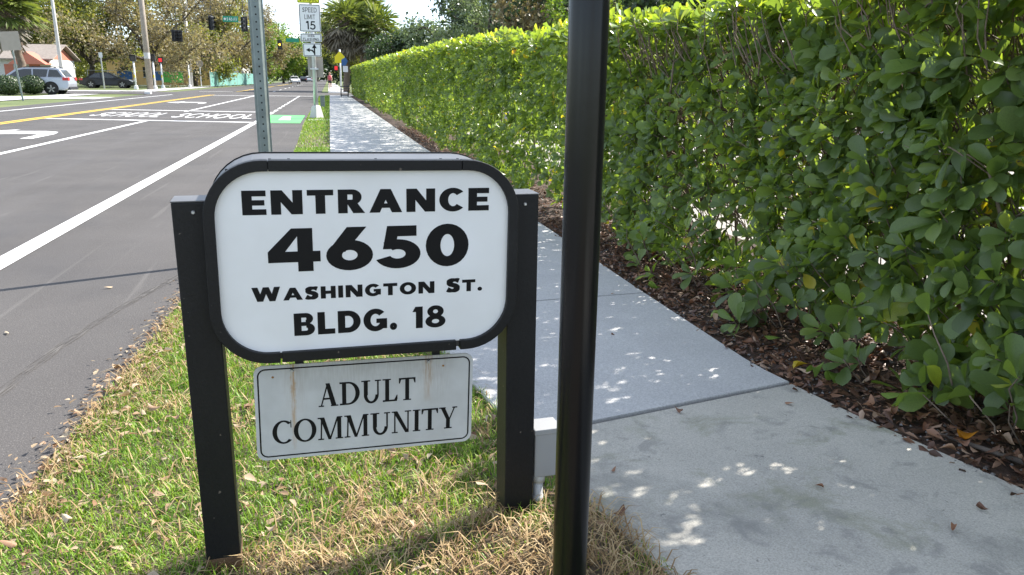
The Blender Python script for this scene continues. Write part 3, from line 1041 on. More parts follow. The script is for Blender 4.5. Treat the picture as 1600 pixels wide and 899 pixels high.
def rosettes(n, y0, y1, rows):
    """sample (centre, outward axis) through the hedge: front skin, top skin, inside"""
    y = y0 + (y1 - y0) * rng.random(n)
    fx, tz = interp(HEDGE_F, y), interp(HEDGE_T, y)
    wq = rng.random(n)
    z = np.zeros(n)
    xo = np.zeros(n)
    ax = np.zeros((n, 3))
    yz = np.stack([y, rng.random(n) * 9], 1)
    front = wq < rows[0]
    top = (wq >= rows[0]) & (wq < rows[0] + rows[1])
    back = (wq >= rows[0] + rows[1]) & (wq < rows[0] + rows[1] + rows[2])
    ins = ~(front | top | back)
    zr = rng.random(n)
    z[front] = (.10 + (tz[front] - .06) * zr[front] ** 1.0)
    bump = vnoise(np.stack([y, z * 1.3 + 5], 1), 1.8, 4) * .26 + vnoise(np.stack([y, z * 1.3], 1), 5, 6) * .12
    xo[front] = bump[front] + np.abs(rng.normal(0, .07, front.sum()))
    low = np.clip((.50 - z) / .5, 0, 1)
    xo[front] += low[front] * .06 * (y[front] < 5)
    ax[front] = np.stack([-np.ones(front.sum()), rng.normal(0, .5, front.sum()), .45 + rng.normal(0, .45, front.sum())], 1)
    xo[top] = .05 + .95 * rng.random(top.sum())
    z[top] = tz[top] + (vnoise(np.stack([y, xo * 2], 1), 3.0, 9)[top] - .5) * .12 - np.abs(rng.normal(0, .05, top.sum()))
    ax[top] = np.stack([rng.normal(-.15, .45, top.sum()), rng.normal(0, .45, top.sum()), np.ones(top.sum())], 1)
    xo[back] = 1.0 - np.abs(rng.normal(0, .08, back.sum()))
    z[back] = .25 + (tz[back] - .3) * zr[back]
    ax[back] = np.stack([np.ones(back.sum()), rng.normal(0, .5, back.sum()), .4 + rng.normal(0, .4, back.sum())], 1)
    xo[ins] = .2 + .7 * rng.random(ins.sum())
    z[ins] = .35 + (tz[ins] - .4) * zr[ins] ** .8
    ax[ins] = rng.normal(0, 1, (ins.sum(), 3)) + np.array([-.3, 0, .7])
    # thin low down, so that the stems and the paving behind show
    keep = rng.random(n) < np.clip(.10 + z / .62 + np.clip((y - 4) / 4, 0, 1) * .6, 0, 1)
    keep |= (z < .3) & front & (rng.random(n) < .35)
    c = np.stack([fx + xo, y, z], 1)
    return c[keep], unit(ax[keep])


def rosette_leaves(c, a, nl, L0):
    """leaves spiralling round each rosette axis"""
    n = len(c)
    ref = np.where(np.abs(a[:, 2:3]) < .9, np.array([[0, 0, 1.]]), np.array([[1., 0, 0]]))
    u = unit(np.cross(a, ref))
    w = np.cross(a, u)
    ph0 = rng.random(n) * 6.283
    B, Dv, Nv, Lv, Tv = [], [], [], [], []
    rt = rng.random(n)
    for k in range(nl):
        ph = ph0 + k * 2.39996 + rng.normal(0, .2, n)
        el = R(28) + R(52) * ((k + .5) / nl) + rng.normal(0, .16, n)
        rad = u * np.cos(ph)[:, None] + w * np.sin(ph)[:, None]
        d = a * np.cos(el)[:, None] + rad * np.sin(el)[:, None]
        nn_ = a * np.sin(el)[:, None] - rad * np.cos(el)[:, None]
        nn_ = nn_ + rng.normal(0, .18, (n, 3))
        ok = rng.random(n) < (1 if k < nl - 2 else .6)
        B.append((c - a * (.006 + .007 * k) + d * .008)[ok])
        Dv.append(d[ok])
        Nv.append(nn_[ok])
        Lv.append((L0 * (.62 + .38 * ((k + 1) / nl)) * (.78 + .40 * rng.random(n)))[ok])
        # leaves at the tip and near the top of the hedge are yellower
        y_ = np.clip(rng.random(n) * .55 + rt * .25 - .02 * k, 0, .9)
        y_ = np.where(rng.random(n) < .012, .97, y_)
        Tv.append(y_[ok])
    return [np.concatenate(q) for q in (B, Dv, Nv, Lv, Tv)]


def yellowed(T, B):  # shifts the tint towards yellow near the top of the hedge
    tz = interp(HEDGE_T, B[:, 1])
    return np.clip(T + np.clip((B[:, 2] - tz + .22) / .3, 0, 1) * .32, 0, .99)


cN, aN = rosettes(3600, .2, 6.2, (.58, .17, .15))
# low shoots leaning out over the bed
yl = 1.0 + 4.6 * rng.random(110)
cl_ = np.stack([interp(HEDGE_F, yl) + .02 + .30 * rng.random(110) - .14 * (rng.random(110) < .4), yl, .07 + .36 * rng.random(110) ** 1.3], 1)
cN = np.concatenate([cN, cl_])
aN = np.concatenate([aN, unit(np.stack([-.6 + rng.normal(0, .4, 110), rng.normal(0, .5, 110), .8 + rng.normal(0, .3, 110)], 1))])
B, Dv, Nv, Lv, Tv = rosette_leaves(cN, aN, 8, .098)
Lv *= (1 + .42 * np.clip((4.0 - B[:, 1]) / 2.2, 0, 1)) * np.exp(rng.normal(0, .14, len(Lv)))
Tv = yellowed(Tv, B)
# ragged gaps through the top of the hedge where the sun reaches the walk
GAPS = [(1014, 694), (980, 739), (989, 752), (939, 773), (965, 803), (997, 777), (1044, 798), (1055, 796), (1071, 778), (1104, 759), (1112, 765), (1086, 814), (1097, 819), (1082, 850), (1090, 858),
        (1041, 862), (1126, 854), (1171, 742), (1216, 737), (1236, 741), (1063, 607), (1024, 603), (950, 634), (1075, 649), (1099, 660), (931, 745), (988, 826), (943, 613), (1299, 689), (1352, 695),
        (1276, 723), (1320, 726), (1308, 744), (1436, 770), (1533, 765), (1523, 779), (1312, 769), (1284, 830), (935, 700), (950, 716), (960, 585), (985, 560), (1010, 540), (955, 520), (945, 500), (1120, 600), (1040, 570)]
gm = Matrix(AX)
sdn = np.array(tuple(sd))
ctr = B + Dv * Lv[:, None] * .5
ok = np.ones(len(B), bool)
for u_, v_ in GAPS:
    q = gm @ Vector(((u_ - 800) / 1220, -(v_ - 449.5) / 1220, -1))
    g0 = np.array(tuple(Vector((0, 0, CAM_H)) + q * (CAM_H / -q.z)))
    rel = ctr - g0
    al = rel @ sdn
    ok &= np.linalg.norm(rel - al[:, None] * sdn, axis=1) > .022 + .016 * rng.random()
B, Dv, Nv, Lv, Tv = B[ok], Dv[ok], Nv[ok], Lv[ok], Tv[ok]
Wv = Lv * (.42 + .16 * rng.random(len(Lv)))
# the leaves that show largest become leaf objects of their own
camv = B + Dv * Lv[:, None] * .5 - np.array([0, 0, CAM_H])
dist = np.linalg.norm(camv, axis=1)
cs = np.array(AX)
cc = camv @ cs
px = cc[:, 0] / -cc[:, 2] * 1220 + 800
py = 449.5 - cc[:, 1] / -cc[:, 2] * 1220
inview = (cc[:, 2] < -.3) & (px > 880) & (px < 1590) & (py > 5) & (py < 740)
skin = B[:, 0] - interp(HEDGE_F, B[:, 1])
score = np.where(inview, Lv / dist - skin * .06, -9)
pick = np.argsort(-score)[:300]
mask = np.ones(len(B), bool)
mask[pick] = False
tv, tf = leaf_template(2)
variants = []
for q in range(8):
    me_o = npmesh('leaf', tv * np.array([1, 1, .7 + .1 * q]), tf, 'hedge_leaf', None, np.full(len(tv), (.08, .2, .3, .4, .5, .6, .72, .86)[q]))
    variants.append(me_o.data)
    bpy.data.objects.remove(me_o)
inv = hedge.location
for i in pick:
    d = Vector(Dv[i]).normalized()
    x = d.cross(Vector(Nv[i])).normalized()
    z = x.cross(d)
    o = bpy.data.objects.new('leaf', variants[min(7, int(Tv[i] * 8))])
    col.objects.link(o)
    o.parent = hedge
    mm = Matrix((x * Wv[i], d * Lv[i], z * Lv[i])).transposed().to_4x4()
    mm.translation = Vector(B[i]) - inv
    o.matrix_local = mm
off = np.array(inv)
fo1 = leaves_mesh('foliage', B[mask] - off, Dv[mask], Nv[mask], Lv[mask], Wv[mask], Tv[mask], 'hedge_leaf', 2, hedge)
fo1['kind'] = 'stuff'
cM, aM = rosettes(6200, 6.2, 20, (.54, .28, .06))
B, Dv, Nv, Lv, Tv = rosette_leaves(cM, aM, 7, .100)
fo2 = leaves_mesh('foliage', B - off, Dv, Nv, Lv, Lv * .56, yellowed(Tv, B), 'hedge_leaf', 1, hedge)
fo2['kind'] = 'stuff'
cF, aF = rosettes(9500, 20, 55, (.56, .34, .04))
B, Dv, Nv, Lv, Tv = rosette_leaves(cF, aF, 6, .115)
fo3 = leaves_mesh('foliage', B - off, Dv, Nv, Lv, Lv * .62, yellowed(Tv, B), 'hedge_leaf', 0, hedge)
fo3['kind'] = 'stuff'

# stems: shrubs planted along the middle of the bed
stem_pts = []
rs = random.Random(5)


def wander(p, d, steps, seg, up_pull, rs_, jit=.28):
    pts = [Vector(p)]
    d = Vector(d).normalized()
    for _ in range(steps):
        d = (d + Vector((rs_.gauss(0, jit), rs_.gauss(0, jit), rs_.gauss(0, jit) + up_pull))).normalized()
        pts.append(pts[-1] + d * seg)
    return pts


y = .35
far_stems = MB()
while y < 54:
    near = y < 6.5
    bx = hz(y, .66 + rs.uniform(-.10, .12))
    if y < 20:
        for k in range(rs.choice((3, 4, 5)) if near else 2):
            a = rs.uniform(0, 6.283)
            lean = rs.uniform(.15, .6)
            pts = wander((bx + .05 * math.cos(a), y + .05 * math.sin(a), -.05), (max(-.02, math.cos(a) * lean), math.sin(a) * lean * .5, 1), 8, .2, .12, rs, .13)
            pts = [q for q in pts if q.z < float(interp(HEDGE_T, y)) - .06 and q.x > hz(q.y, .24)]
            if len(pts) < 3:
                continue
            r0 = rs.uniform(.008, .015)
            rad = [r0 * (1 - .75 * i / len(pts)) for i in range(len(pts))]
            if near:
                sb = MB()
                sb.tube([q - inv for q in pts], rad, 7)
                for q in range(2, len(pts)):
                    for _ in range(2):
                        dd = (rs.gauss(0, 1), rs.gauss(0, 1), rs.uniform(.2, 1.0))
                        br = [v_ for v_ in wander(pts[q], dd, 4, .085, .06, rs, .3) if v_.x > hz(v_.y, .10)]
                        if len(br) < 3 or br[0] != pts[q]:
                            continue
                        sb.tube([v_ - inv for v_ in br], [rad[q] * .55, rad[q] * .45, rad[q] * .36, rad[q] * .3, rad[q] * .2][:len(br)], 5)
                sb.build('stem', 'twig_bark', hedge, True)
            else:
                far_stems.tube([q - inv for q in pts], rad, 5)
    y += rs.uniform(.42, .62) if near else .8
far_stems.build('stems_far', 'twig_bark', hedge)['kind'] = 'stuff'
# twigs that carry the near rosettes
tw = MB()
for i in range(len(cN)):
    c, a = Vector(cN[i]), Vector(aN[i])
    if cN[i][1] > 5.5:
        continue
    m1 = c - a * .06 + Vector((rs.gauss(0, .012), rs.gauss(0, .012), -.012))
    m2 = m1 - a * .06 + Vector((.05, rs.gauss(0, .03), -.06))
    m3 = m2 + Vector((rs.uniform(.02, .10), rs.gauss(0, .05), -rs.uniform(.06, .14)))
    tw.tube([c - inv, m1 - inv, m2 - inv, m3 - inv], [.0022, .003, .0036, .0042], 4, False)
tw.build('twigs', 'twig_bark', hedge, True)['kind'] = 'stuff'

# ------------------------------------------------------------------ litter
def scatter_mulch(n, y0, y1, xa=0, xb=1.0):
    y = y0 + (y1 - y0) * rng.random(n)
    a, c = interp(WALK_R, y), interp(HEDGE_F, y) + .9
    return np.stack([a + (c - a) * (xa + (xb - xa) * rng.random(n)), y, np.zeros(n)], 1)


lp = np.concatenate([scatter_mulch(15000, .3, 6.5), scatter_mulch(4500, 6.5, 20, 0, .6)])
n_ = len(lp)
lp[:, 2] = .004 + .028 * rng.random(n_) * np.clip((lp[:, 0] - interp(WALK_R, lp[:, 1])) / .12, .1, 1)
az = rng.random(n_) * 6.283
dd = np.stack([np.cos(az), np.sin(az), rng.normal(.05, .28, n_)], 1)
nd = np.stack([rng.normal(0, .38, n_), rng.normal(0, .38, n_), np.where(rng.random(n_) < .5, 1., -1.)], 1)
LL = .020 + .042 * rng.random(n_) ** 1.4
ll = leaves_mesh('leaf_litter', lp, dd, nd, LL, LL * (.30 + .2 * rng.random(n_)), np.clip(rng.random(n_) ** 1.3, 0, 1), 'litter_leaf', 1)
tag(ll, 'brown dead leaf litter covering the bed under the hedge', 'leaf litter', kind='stuff')
# grit among it
gpb = scatter_mulch(900, .8, 6, 0, .28)
gb = MB()
for q in gpb:
    s_ = rs.uniform(.004, .011)
    o8 = [(q[0] + s_ * rs.uniform(.7, 1.2) * x_, q[1] + s_ * rs.uniform(.7, 1.2) * y_, .008 + s_ * .7 * z_) for x_, y_, z_ in ((1, 0, 0), (0, 1, 0), (-1, 0, 0), (0, -1, 0), (0, 0, 1), (0, 0, -1))]
    gb.add(o8, [(0, 1, 4), (1, 2, 4), (2, 3, 4), (3, 0, 4), (1, 0, 5), (2, 1, 5), (3, 2, 5), (0, 3, 5)])
tag(gb.build('grit', 'pebble'), 'small pale stones scattered along the edge of the bed', 'gravel', kind='stuff')

# crumbled leaf bits washed against the edge of the asphalt
n_ = 2600
ye = 1.0 + 11 * rng.random(n_) ** 1.3
ep = np.stack([interp(ROAD_E, ye) + rng.normal(.015, .055, n_) + .05 * (vnoise(np.stack([ye, ye], 1), 3, 4) - .5), ye, .006 + .02 * rng.random(n_)], 1)
az = rng.random(n_) * 6.283
LL = .012 + .022 * rng.random(n_)
el_ = leaves_mesh('edge_litter', ep, np.stack([np.cos(az), np.sin(az), rng.normal(0, .2, n_)], 1), np.stack([rng.normal(0, .4, n_), rng.normal(0, .4, n_), np.ones(n_)], 1), LL, LL * (.3 + .3 * rng.random(n_)), rng.random(n_), 'edge_leaf', 1)
tag(el_, 'crumbled tan leaf bits along the edge between asphalt and grass', 'leaf litter', kind='stuff')
n_ = 2400
yv = .9 + 4.2 * rng.random(n_)
a_, c_ = interp(ROAD_E, yv), interp(WALK_L, yv)
vp_ = np.stack([a_ + (c_ - a_) * rng.random(n_), yv, .006 + .016 * rng.random(n_)], 1)
vp_ = lift(vp_)
az = rng.random(n_) * 6.283
LL = .012 + .030 * rng.random(n_) ** 2
vl_ = leaves_mesh('verge_litter', vp_, np.stack([np.cos(az), np.sin(az), rng.normal(0, .35, n_)], 1), np.stack([rng.normal(0, .5, n_), rng.normal(0, .5, n_), np.ones(n_)], 1), LL, LL * (.3 + .35 * rng.random(n_)), rng.random(n_), 'edge_leaf', 1)
tag(vl_, 'small broken dead leaves caught between the grass blades of the verge', 'leaf litter', kind='stuff')
LM = {}
tv1, tf1 = leaf_template(2)


def fallen(material, x, y, z, L, label, group, az=None, width=.42, curl=None, tilt=.2):
    key = (material, rs.randrange(4))
    if key not in LM:
        k = key[1]
        t = tv1.copy()
        t[:, 2] = t[:, 0] ** 2 * (.8 + .5 * k) * (1 if k % 2 else -1) + (t[:, 1] - .5) ** 2 * (.5 + .25 * k) * (1 if k > 1 else -.6)
        t[:, 2] -= t[:, 2].min()
        t[:, 0] *= .85 + .1 * k
        t[:, 1] -= .5
        ob = npmesh('fallen_leaf', t, tf1, material)
        LM[key] = ob.data
        bpy.data.objects.remove(ob)
    o = bpy.data.objects.new('fallen_leaf', LM[key])
    col.objects.link(o)
    o.location = (x, y, z)
    o.rotation_euler = (rs.gauss(0, tilt), rs.gauss(0, tilt), rs.uniform(0, 6.283) if az is None else az)
    o.scale = (L * width, L, L * .8)
    return tag(o, label, 'leaf', group)


for k in range(170):
    y = .9 + 3.6 * rs.random() ** 1.2
    xr = float(interp(WALK_R, y))
    fallen('fallen_brown', xr + .02 + .62 * rs.random(), y, .022 + .014 * rs.random(), rs.uniform(.038, .066), 'dry brown leaf lying on the litter between sidewalk and hedge', 'brown leaves on the bed', tilt=.35)
for k in range(85):
    y = 1.15 + 3.4 * rs.random()
    a, c = float(interp(ROAD_E, y)), float(interp(WALK_L, y))
    x = a + .02 + abs(rs.gauss(0, .14)) if rs.random() < .62 else a + (c - a) * rs.random()
    fallen('fallen_tan', min(x, c - .03), y, .022 + .016 * rs.random() + float(mound(min(x, c - .03), y)), rs.uniform(.026, .052), 'pale tan dead leaf lying in the verge grass', 'tan leaves in the grass', tilt=.4)
for k in range(30):
    y = 1.8 + 8 * rs.random() ** 1.5
    a = float(interp(ROAD_E, y))
    fallen('fallen_tan', a - .01 - abs(rs.gauss(0, .35)) * (1 if k > 16 else .15), y, .004, rs.uniform(.026, .05), 'pale dead leaf lying on the dark asphalt', 'leaves on the road', tilt=.08)
for x, y, L in ((.80, 2.05, .03), (1.18, 2.42, .035), (1.62, 2.40, .04), (1.36, 1.83, .03), (1.58, 1.55, .03), (1.25, 3.3, .02), (.72, 1.80, .05), (1.74, 1.62, .035), (1.5, 4.0, .02)):
    fallen('fallen_brown', x, y, .017, L, 'small brown leaf lying on the concrete sidewalk', 'leaves on the sidewalk', tilt=.1)
for x, y, L, az_ in ((1.86, 2.62, .10, 2.0), (1.90, 2.53, .11, 1.7), (2.02, 2.34, .11, 1.2), (1.86, 3.42, .10, 1.3), (1.93, 3.05, .09, 1.5), (1.75, 4.0, .08, 1.4)):
    fallen('fallen_green', x, y, .035, L, 'fresh green leaf fallen on the brown litter beside the sidewalk', 'green fallen leaves', az_, .40)
fallen('fallen_yellow', 2.02, 1.98, .035, .07, 'yellow leaf fallen on dark litter at the edge of the sidewalk', None, 1.0, .6)
fallen('fallen_yellow', 1.87, 2.72, .03, .08, 'orange leaf fallen beside green leaves on the litter', None, 1.6, .4)
st_ = MB().tube([(2.32, 1.55, .03), (2.20, 1.66, .035), (2.10, 1.76, .03), (2.02, 1.93, .028), (1.96, 2.1, .02)], [.012, .012, .010, .008, .005], 8).build('fallen_branch', 'dark_bark', None, True)
tag(st_, 'thin dark fallen branch lying along the sidewalk edge under the hedge', 'branch')

# ------------------------------------------------------------------ road lettering
for x0_, x1_ in ((-7.05, -4.98), (-4.62, -2.25)):
    items, x = [], 0
    for ch in 'SCHOOL':
        w, st = sans(ch, .17, .11)
        items.append((x, st))
        x += w + .2
    k = (x1_ - x0_) / (x - .2)
    for ox, st in items:
        b = MB()
        for j, q in enumerate(st):
            pv_ = []
            for a, c in q:
                for w_ in (a, c):
                    xx = x0_ + k * (ox + w_[0])
                    pv_.append((xx, 24.9 + 2.7 * w_[1] - (xx + 4.5) * .36, Zp + j * .0004))
            b.add(pv_, [(2 * i, 2 * i + 1, 2 * i + 3, 2 * i + 2) for i in range(len(q) - 1)])
        b.build('road_letter', 'road_paint', road)
mat('scuff', (.115, .107, .10), .9, .5, 9, c2=(.065, .06, .058))
sc_ = MB()
for j in range(5):
    pv_ = []
    for k in range(61):
        t_ = k / 60
        w_ = max(.0006, rs.gauss(.003, .0025)) * (1.6 if j == 2 else .7)
        xx = -1.30 + .42 * t_ - .10 * math.sin(t_ * 3.1) + (j - 2) * .010 + .003 * math.sin(k * .9 + j * 2)
        pv_ += [(xx - min(w_, .0042), 2.6 + 2.5 * t_, .003), (xx + min(w_, .0042), 2.6 + 2.5 * t_, .003)]
    sc_.add(pv_, [(2 * i, 2 * i + 1, 2 * i + 3, 2 * i + 2) for i in range(60)])
sc_.build('tyre_scuff', 'scuff', road)


def at(u, v, Y):
    """the point at distance Y along the road seen at photo position (u, v)"""
    c = Vector(((u - 800) / 1220, -(v - 449.5) / 1220, -1))
    q = Matrix(AX) @ c
    return Vector((0, 0, CAM_H)) + q * (Y / q.y)


# ------------------------------------------------------------------ trees
def tree(name, label, x, y, h, cr, fork, tr, nleaf, ls, leafm, barkm, seed, squash=.75, group=None, limbs=7, fill=.5, cat='tree', z=0):
    nleaf = int(nleaf * 1.9)
    r_ = random.Random(seed)
    g_ = np.random.default_rng(seed)
    t = empty(name, (x, y, z), 0, label, cat, group)
    b = MB()
    trunk = wander((0, 0, -.2), (r_.gauss(0, .06), r_.gauss(0, .06), 1), 5, (fork + .2) / 5, .1, r_, .06)
    b.tube(trunk, [tr * (1.25 if i == 0 else 1 - .07 * i) for i in range(6)], 9)
    top = trunk[-1]
    pts = []
    ch = h - fork
    for k in range(limbs):
        a = 6.283 * k / limbs + r_.uniform(-.4, .4)
        el = r_.uniform(.25, 1.35)
        d = Vector((math.cos(a) * math.cos(el), math.sin(a) * math.cos(el), math.sin(el) * squash + .1))
        seg = (cr * math.cos(el) + ch * math.sin(el)) / 6 * .98
        lm = wander(top - Vector((0, 0, r_.uniform(0, fork * .15))), d, 6, seg, .03, r_, .2)
        rr = tr * r_.uniform(.45, .65)
        b.tube(lm, [rr * (1 - .14 * i) for i in range(7)], 6, False)
        for i in range(2, 7):
            for _ in range(3):
                dd = Vector((r_.gauss(0, 1), r_.gauss(0, 1), r_.gauss(.25, .8)))
                sl_ = wander(lm[i], dd, 4, cr * .11, .04, r_, .3)
                b.tube(sl_, [rr * .34, rr * .26, rr * .2, rr * .14, rr * .07], 4, False)
                pts += sl_[1:]
    b.build('trunk', barkm, t, True)
    P_ = np.array([tuple(q) for q in pts])
    cl = P_[g_.integers(0, len(P_), nleaf)] + g_.normal(0, cr * .085, (nleaf, 3))
    d = unit(g_.normal(0, 1, (nleaf, 3)))
    nr = unit(g_.normal(0, 1, (nleaf, 3)) + np.array([0, 0, .6]))
    L = ls * (.6 + .8 * g_.random(nleaf))
    ti = np.clip(vnoise(cl + seed, 1.1 / max(cr, 1) * 2.2, seed) * .55 + g_.random(nleaf) * .5 - .03, 0, 1)
    leaves_mesh('crown', cl, d, nr, L, L * .62, ti, leafm, 0, t)
    return t


OAKS = 'oaks along the far side of the road'
tree('oak_tree', 'olive brown oak behind the lamp post beside the white house', -30.5, 97, 11.0, 3.8, 3.4, .30, 8500, .30, 'oak_leaf', 'dark_bark', 21, group=OAKS)
tree('oak_tree', 'broad olive oak spreading over the parked dark sedan', -25.5, 96, 11.5, 6.0, 2.6, .36, 11000, .30, 'oak_leaf', 'dark_bark', 22, group=OAKS)
tree('oak_tree', 'large thinning brown oak behind the wooden utility pole', -18.5, 93, 11.8, 6.0, 2.6, .40, 9000, .28, 'brown_leaf', 'dark_bark', 23, group=OAKS)
tree('oak_tree', 'yellowish olive oak above the green banner', -16.5, 108, 12, 5.0, 2.8, .36, 9500, .30, 'oak_leaf', 'dark_bark', 24, group=OAKS)
tree('oak_tree', 'greyish brown nearly bare oak behind the hanging traffic signals', -13.8, 112, 12.0, 5.4, 2.6, .34, 8000, .26, 'brown_leaf', 'dark_bark', 25, group=OAKS)
tree('oak_tree', 'brownish oak standing over the green screened fence', -13.0, 128, 11.0, 5.0, 2.5, .34, 8500, .30, 'brown_leaf', 'dark_bark', 26, group=OAKS)
tree('shade_tree', 'bright yellow green tree at the far end of the fence', -12.0, 158, 8.6, 4.2, 2.0, .28, 8000, .36, 'bright_leaf', 'dark_bark', 27)
tree('shade_tree', 'bright green tree beyond the amber traffic signal', -8.9, 168, 8.4, 4.0, 2.0, .28, 8500, .36, 'bright_leaf', 'dark_bark', 28)
tree('shade_tree', 'leafy green tree farther along the road behind the yellow green one', -15, 205, 12, 6, 2.5, .3, 8000, .5, 'bright_leaf', 'dark_bark', 29)
tree('shade_tree', 'distant dark tree closing the view at the end of the road', -3.5, 260, 11, 7, 2.2, .3, 8000, .6, 'dark_leaf', 'dark_bark', 30)
tree('shade_tree', 'olive tree behind the speed limit sign post', 2.2, 118, 8.6, 4.4, 1.6, .26, 9000, .30, 'oak_leaf', 'dark_bark', 31)
tree('shade_tree', 'dark green tree low behind the palms past the crossing', 4.5, 150, 9, 5, 1.2, .26, 8000, .4, 'dark_leaf', 'dark_bark', 32)
tree('broadleaf_tree', 'dark leafy tree between the palms and the pale green tree', 8.2, 56, 8.4, 2.9, 1.4, .22, 10000, .19, 'dark_leaf', 'dark_bark', 33)
tree('broadleaf_tree', 'pale grey green tree rising behind the hedge', 8.6, 44, 7.2, 2.8, 1.4, .22, 13000, .15, 'grey_leaf', 'dark_bark', 34)
BACK = 'shaded trees behind the hedge'
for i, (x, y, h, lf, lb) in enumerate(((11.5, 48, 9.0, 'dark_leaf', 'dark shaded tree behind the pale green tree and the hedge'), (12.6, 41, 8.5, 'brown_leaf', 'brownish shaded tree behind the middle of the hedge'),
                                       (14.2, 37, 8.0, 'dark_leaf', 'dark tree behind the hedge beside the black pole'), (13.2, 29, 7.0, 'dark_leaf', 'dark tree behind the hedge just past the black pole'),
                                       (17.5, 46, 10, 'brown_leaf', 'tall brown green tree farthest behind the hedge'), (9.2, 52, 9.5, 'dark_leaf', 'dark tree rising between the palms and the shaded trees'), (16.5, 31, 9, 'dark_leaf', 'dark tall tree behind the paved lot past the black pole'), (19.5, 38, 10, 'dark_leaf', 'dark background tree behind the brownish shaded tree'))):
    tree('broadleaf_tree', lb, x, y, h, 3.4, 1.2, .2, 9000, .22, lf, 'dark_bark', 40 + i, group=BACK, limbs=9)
tree('broadleaf_tree', 'yellow green sunlit sapling behind the hedge by the black pole', 8.3, 24.5, 4.4, 1.3, 1.0, .1, 5000, .11, 'bright_leaf', 'dark_bark', 56)
for i, (x, y) in enumerate(((15.2, 4), (15.6, 8.5), (15.0, 13), (15.6, 18.0), (15.3, 23))):
    tree('boundary_shrub', 'bushy green shrub at the back of the paved lot, glimpsed through the hedge', x, y, 3.6, 2.5, .3, .09, 6000, .16, 'dark_leaf' if i % 2 else 'oak_leaf', 'dark_bark', 60 + i, group='shrubs behind the paved lot', cat='shrub')


def palm(label, x, y, h, r, tr, seed, skirt=0, fronds=46, leafm='palm_leaf'):
    r_ = random.Random(seed)
    t = empty('palm_tree', (x, y, 0), 0, label, 'palm tree')
    b = MB()
    pts = [(r_.gauss(0, .03) * i, r_.gauss(0, .03) * i, -.2 + (h + .2) * i / 8) for i in range(9)]
    b.tube(pts, [tr * (1.2 if i == 0 else 1 + .08 * (i % 2)) for i in range(9)], 10)
    b.build('trunk', 'palm_bark', t, True)
    top = np.array(pts[-1])
    for part, cnt, e0, e1, mt_ in (('crown', fronds, -20, 80, leafm), ('dead_fronds', skirt, -85, -5, 'palm_dead')):
        if not cnt:
            continue
        B_, D_, N_, L_, T_ = [], [], [], [], []
        pet = MB()
        for k in range(cnt):
            a = r_.uniform(0, 6.283)
            el = R(r_.uniform(e0, e1))
            d = np.array([math.cos(a) * math.cos(el), math.sin(a) * math.cos(el), math.sin(el)])
            s_ = np.array([-math.sin(a), math.cos(a), 0])
            nrm = np.cross(s_, d) * -1
            pl = r * r_.uniform(.35, .6)
            e = top + d * pl - np.array([0, 0, .08 * pl])
            pet.tube([tuple(top - np.array([0, 0, r_.uniform(0, .5)])), tuple(e)], [.03, .015], 4, False)
            tt = r_.random()
            for j in range(17):
                f_ = (j - 8) / 8 * R(105)
                q = d * math.cos(f_) + s_ * math.sin(f_) + np.array([0, 0, -.25 - .25 * r_.random()])
                B_.append(e)
                D_.append(q)
                N_.append(nrm + np.array([r_.gauss(0, .3), r_.gauss(0, .3), r_.gauss(0, .3)]))
                L_.append(r * r_.uniform(.42, .62))
                T_.append(min(1, max(0, tt * .7 + r_.random() * .3)))
        L_ = np.array(L_)
        leaves_mesh(part, np.array(B_), np.array(D_), np.array(N_), L_, L_ * .12, np.array(T_), mt_, 0, t)
        pet.build('petioles' if part == 'crown' else 'dead_petioles', 'palm_bark', t)
    return t


q = at(36, 143, 58)
palm('green fan palm with a stout trunk between two round clipped bushes', q.x, 58, 5.1, 2.5, .22, 3, 8, 70)
for u, Y, h, sd, lb in ((541, 73, 5.7, 4, 'shaggy fan palm nearest the road with a skirt of dead fronds'), (566, 76, 6.9, 5, 'tallest shaggy fan palm standing in the middle of the palm clump'), (590, 72, 5.2, 6, 'shaggy fan palm on the hedge side of the palm clump')):
    q = at(u, 120, Y)
    palm(lb, q.x, Y, h, 2.7, .27, sd, 95, 34)


def bush(label, x, y, r, h, seed):
    g_ = np.random.default_rng(seed)
    t = empty('clipped_bush', (x, y, 0), 0, label, 'bush')
    n = 5200
    d = unit(g_.normal(0, 1, (n, 3)))
    rad = .80 + .22 * g_.random(n)
    c = d * rad[:, None] * np.array([r, r, h / 2]) + np.array([0, 0, h / 2])
    c[:, 2] = np.maximum(c[:, 2], .05)
    nr = unit(d + g_.normal(0, .4, (n, 3)))
    L = .07 + .05 * g_.random(n)
    leaves_mesh('foliage', c, np.cross(nr, g_.normal(0, 1, (n, 3))), nr, L, L * .6, g_.random(n), 'dark_leaf', 0, t)
    b = MB()
    for k in range(5):
        a = k * 1.26
        b.tube([(0, 0, -.05), (.3 * r * math.cos(a), .3 * r * math.sin(a), h * .4), (.7 * r * math.cos(a), .7 * r * math.sin(a), h * .75)], [.03, .022, .012], 5)
    b.build('stems', 'dark_bark', t)


q = at(12, 140, 52)
bush('round clipped dark bush on the driveway side of the fan palm', q.x, 52, .85, 1.1, 5)
q = at(51, 140, 54)
bush('round clipped bush between the fan palm and the silver wagon wheel', q.x, 54, .72, 1.1, 6)


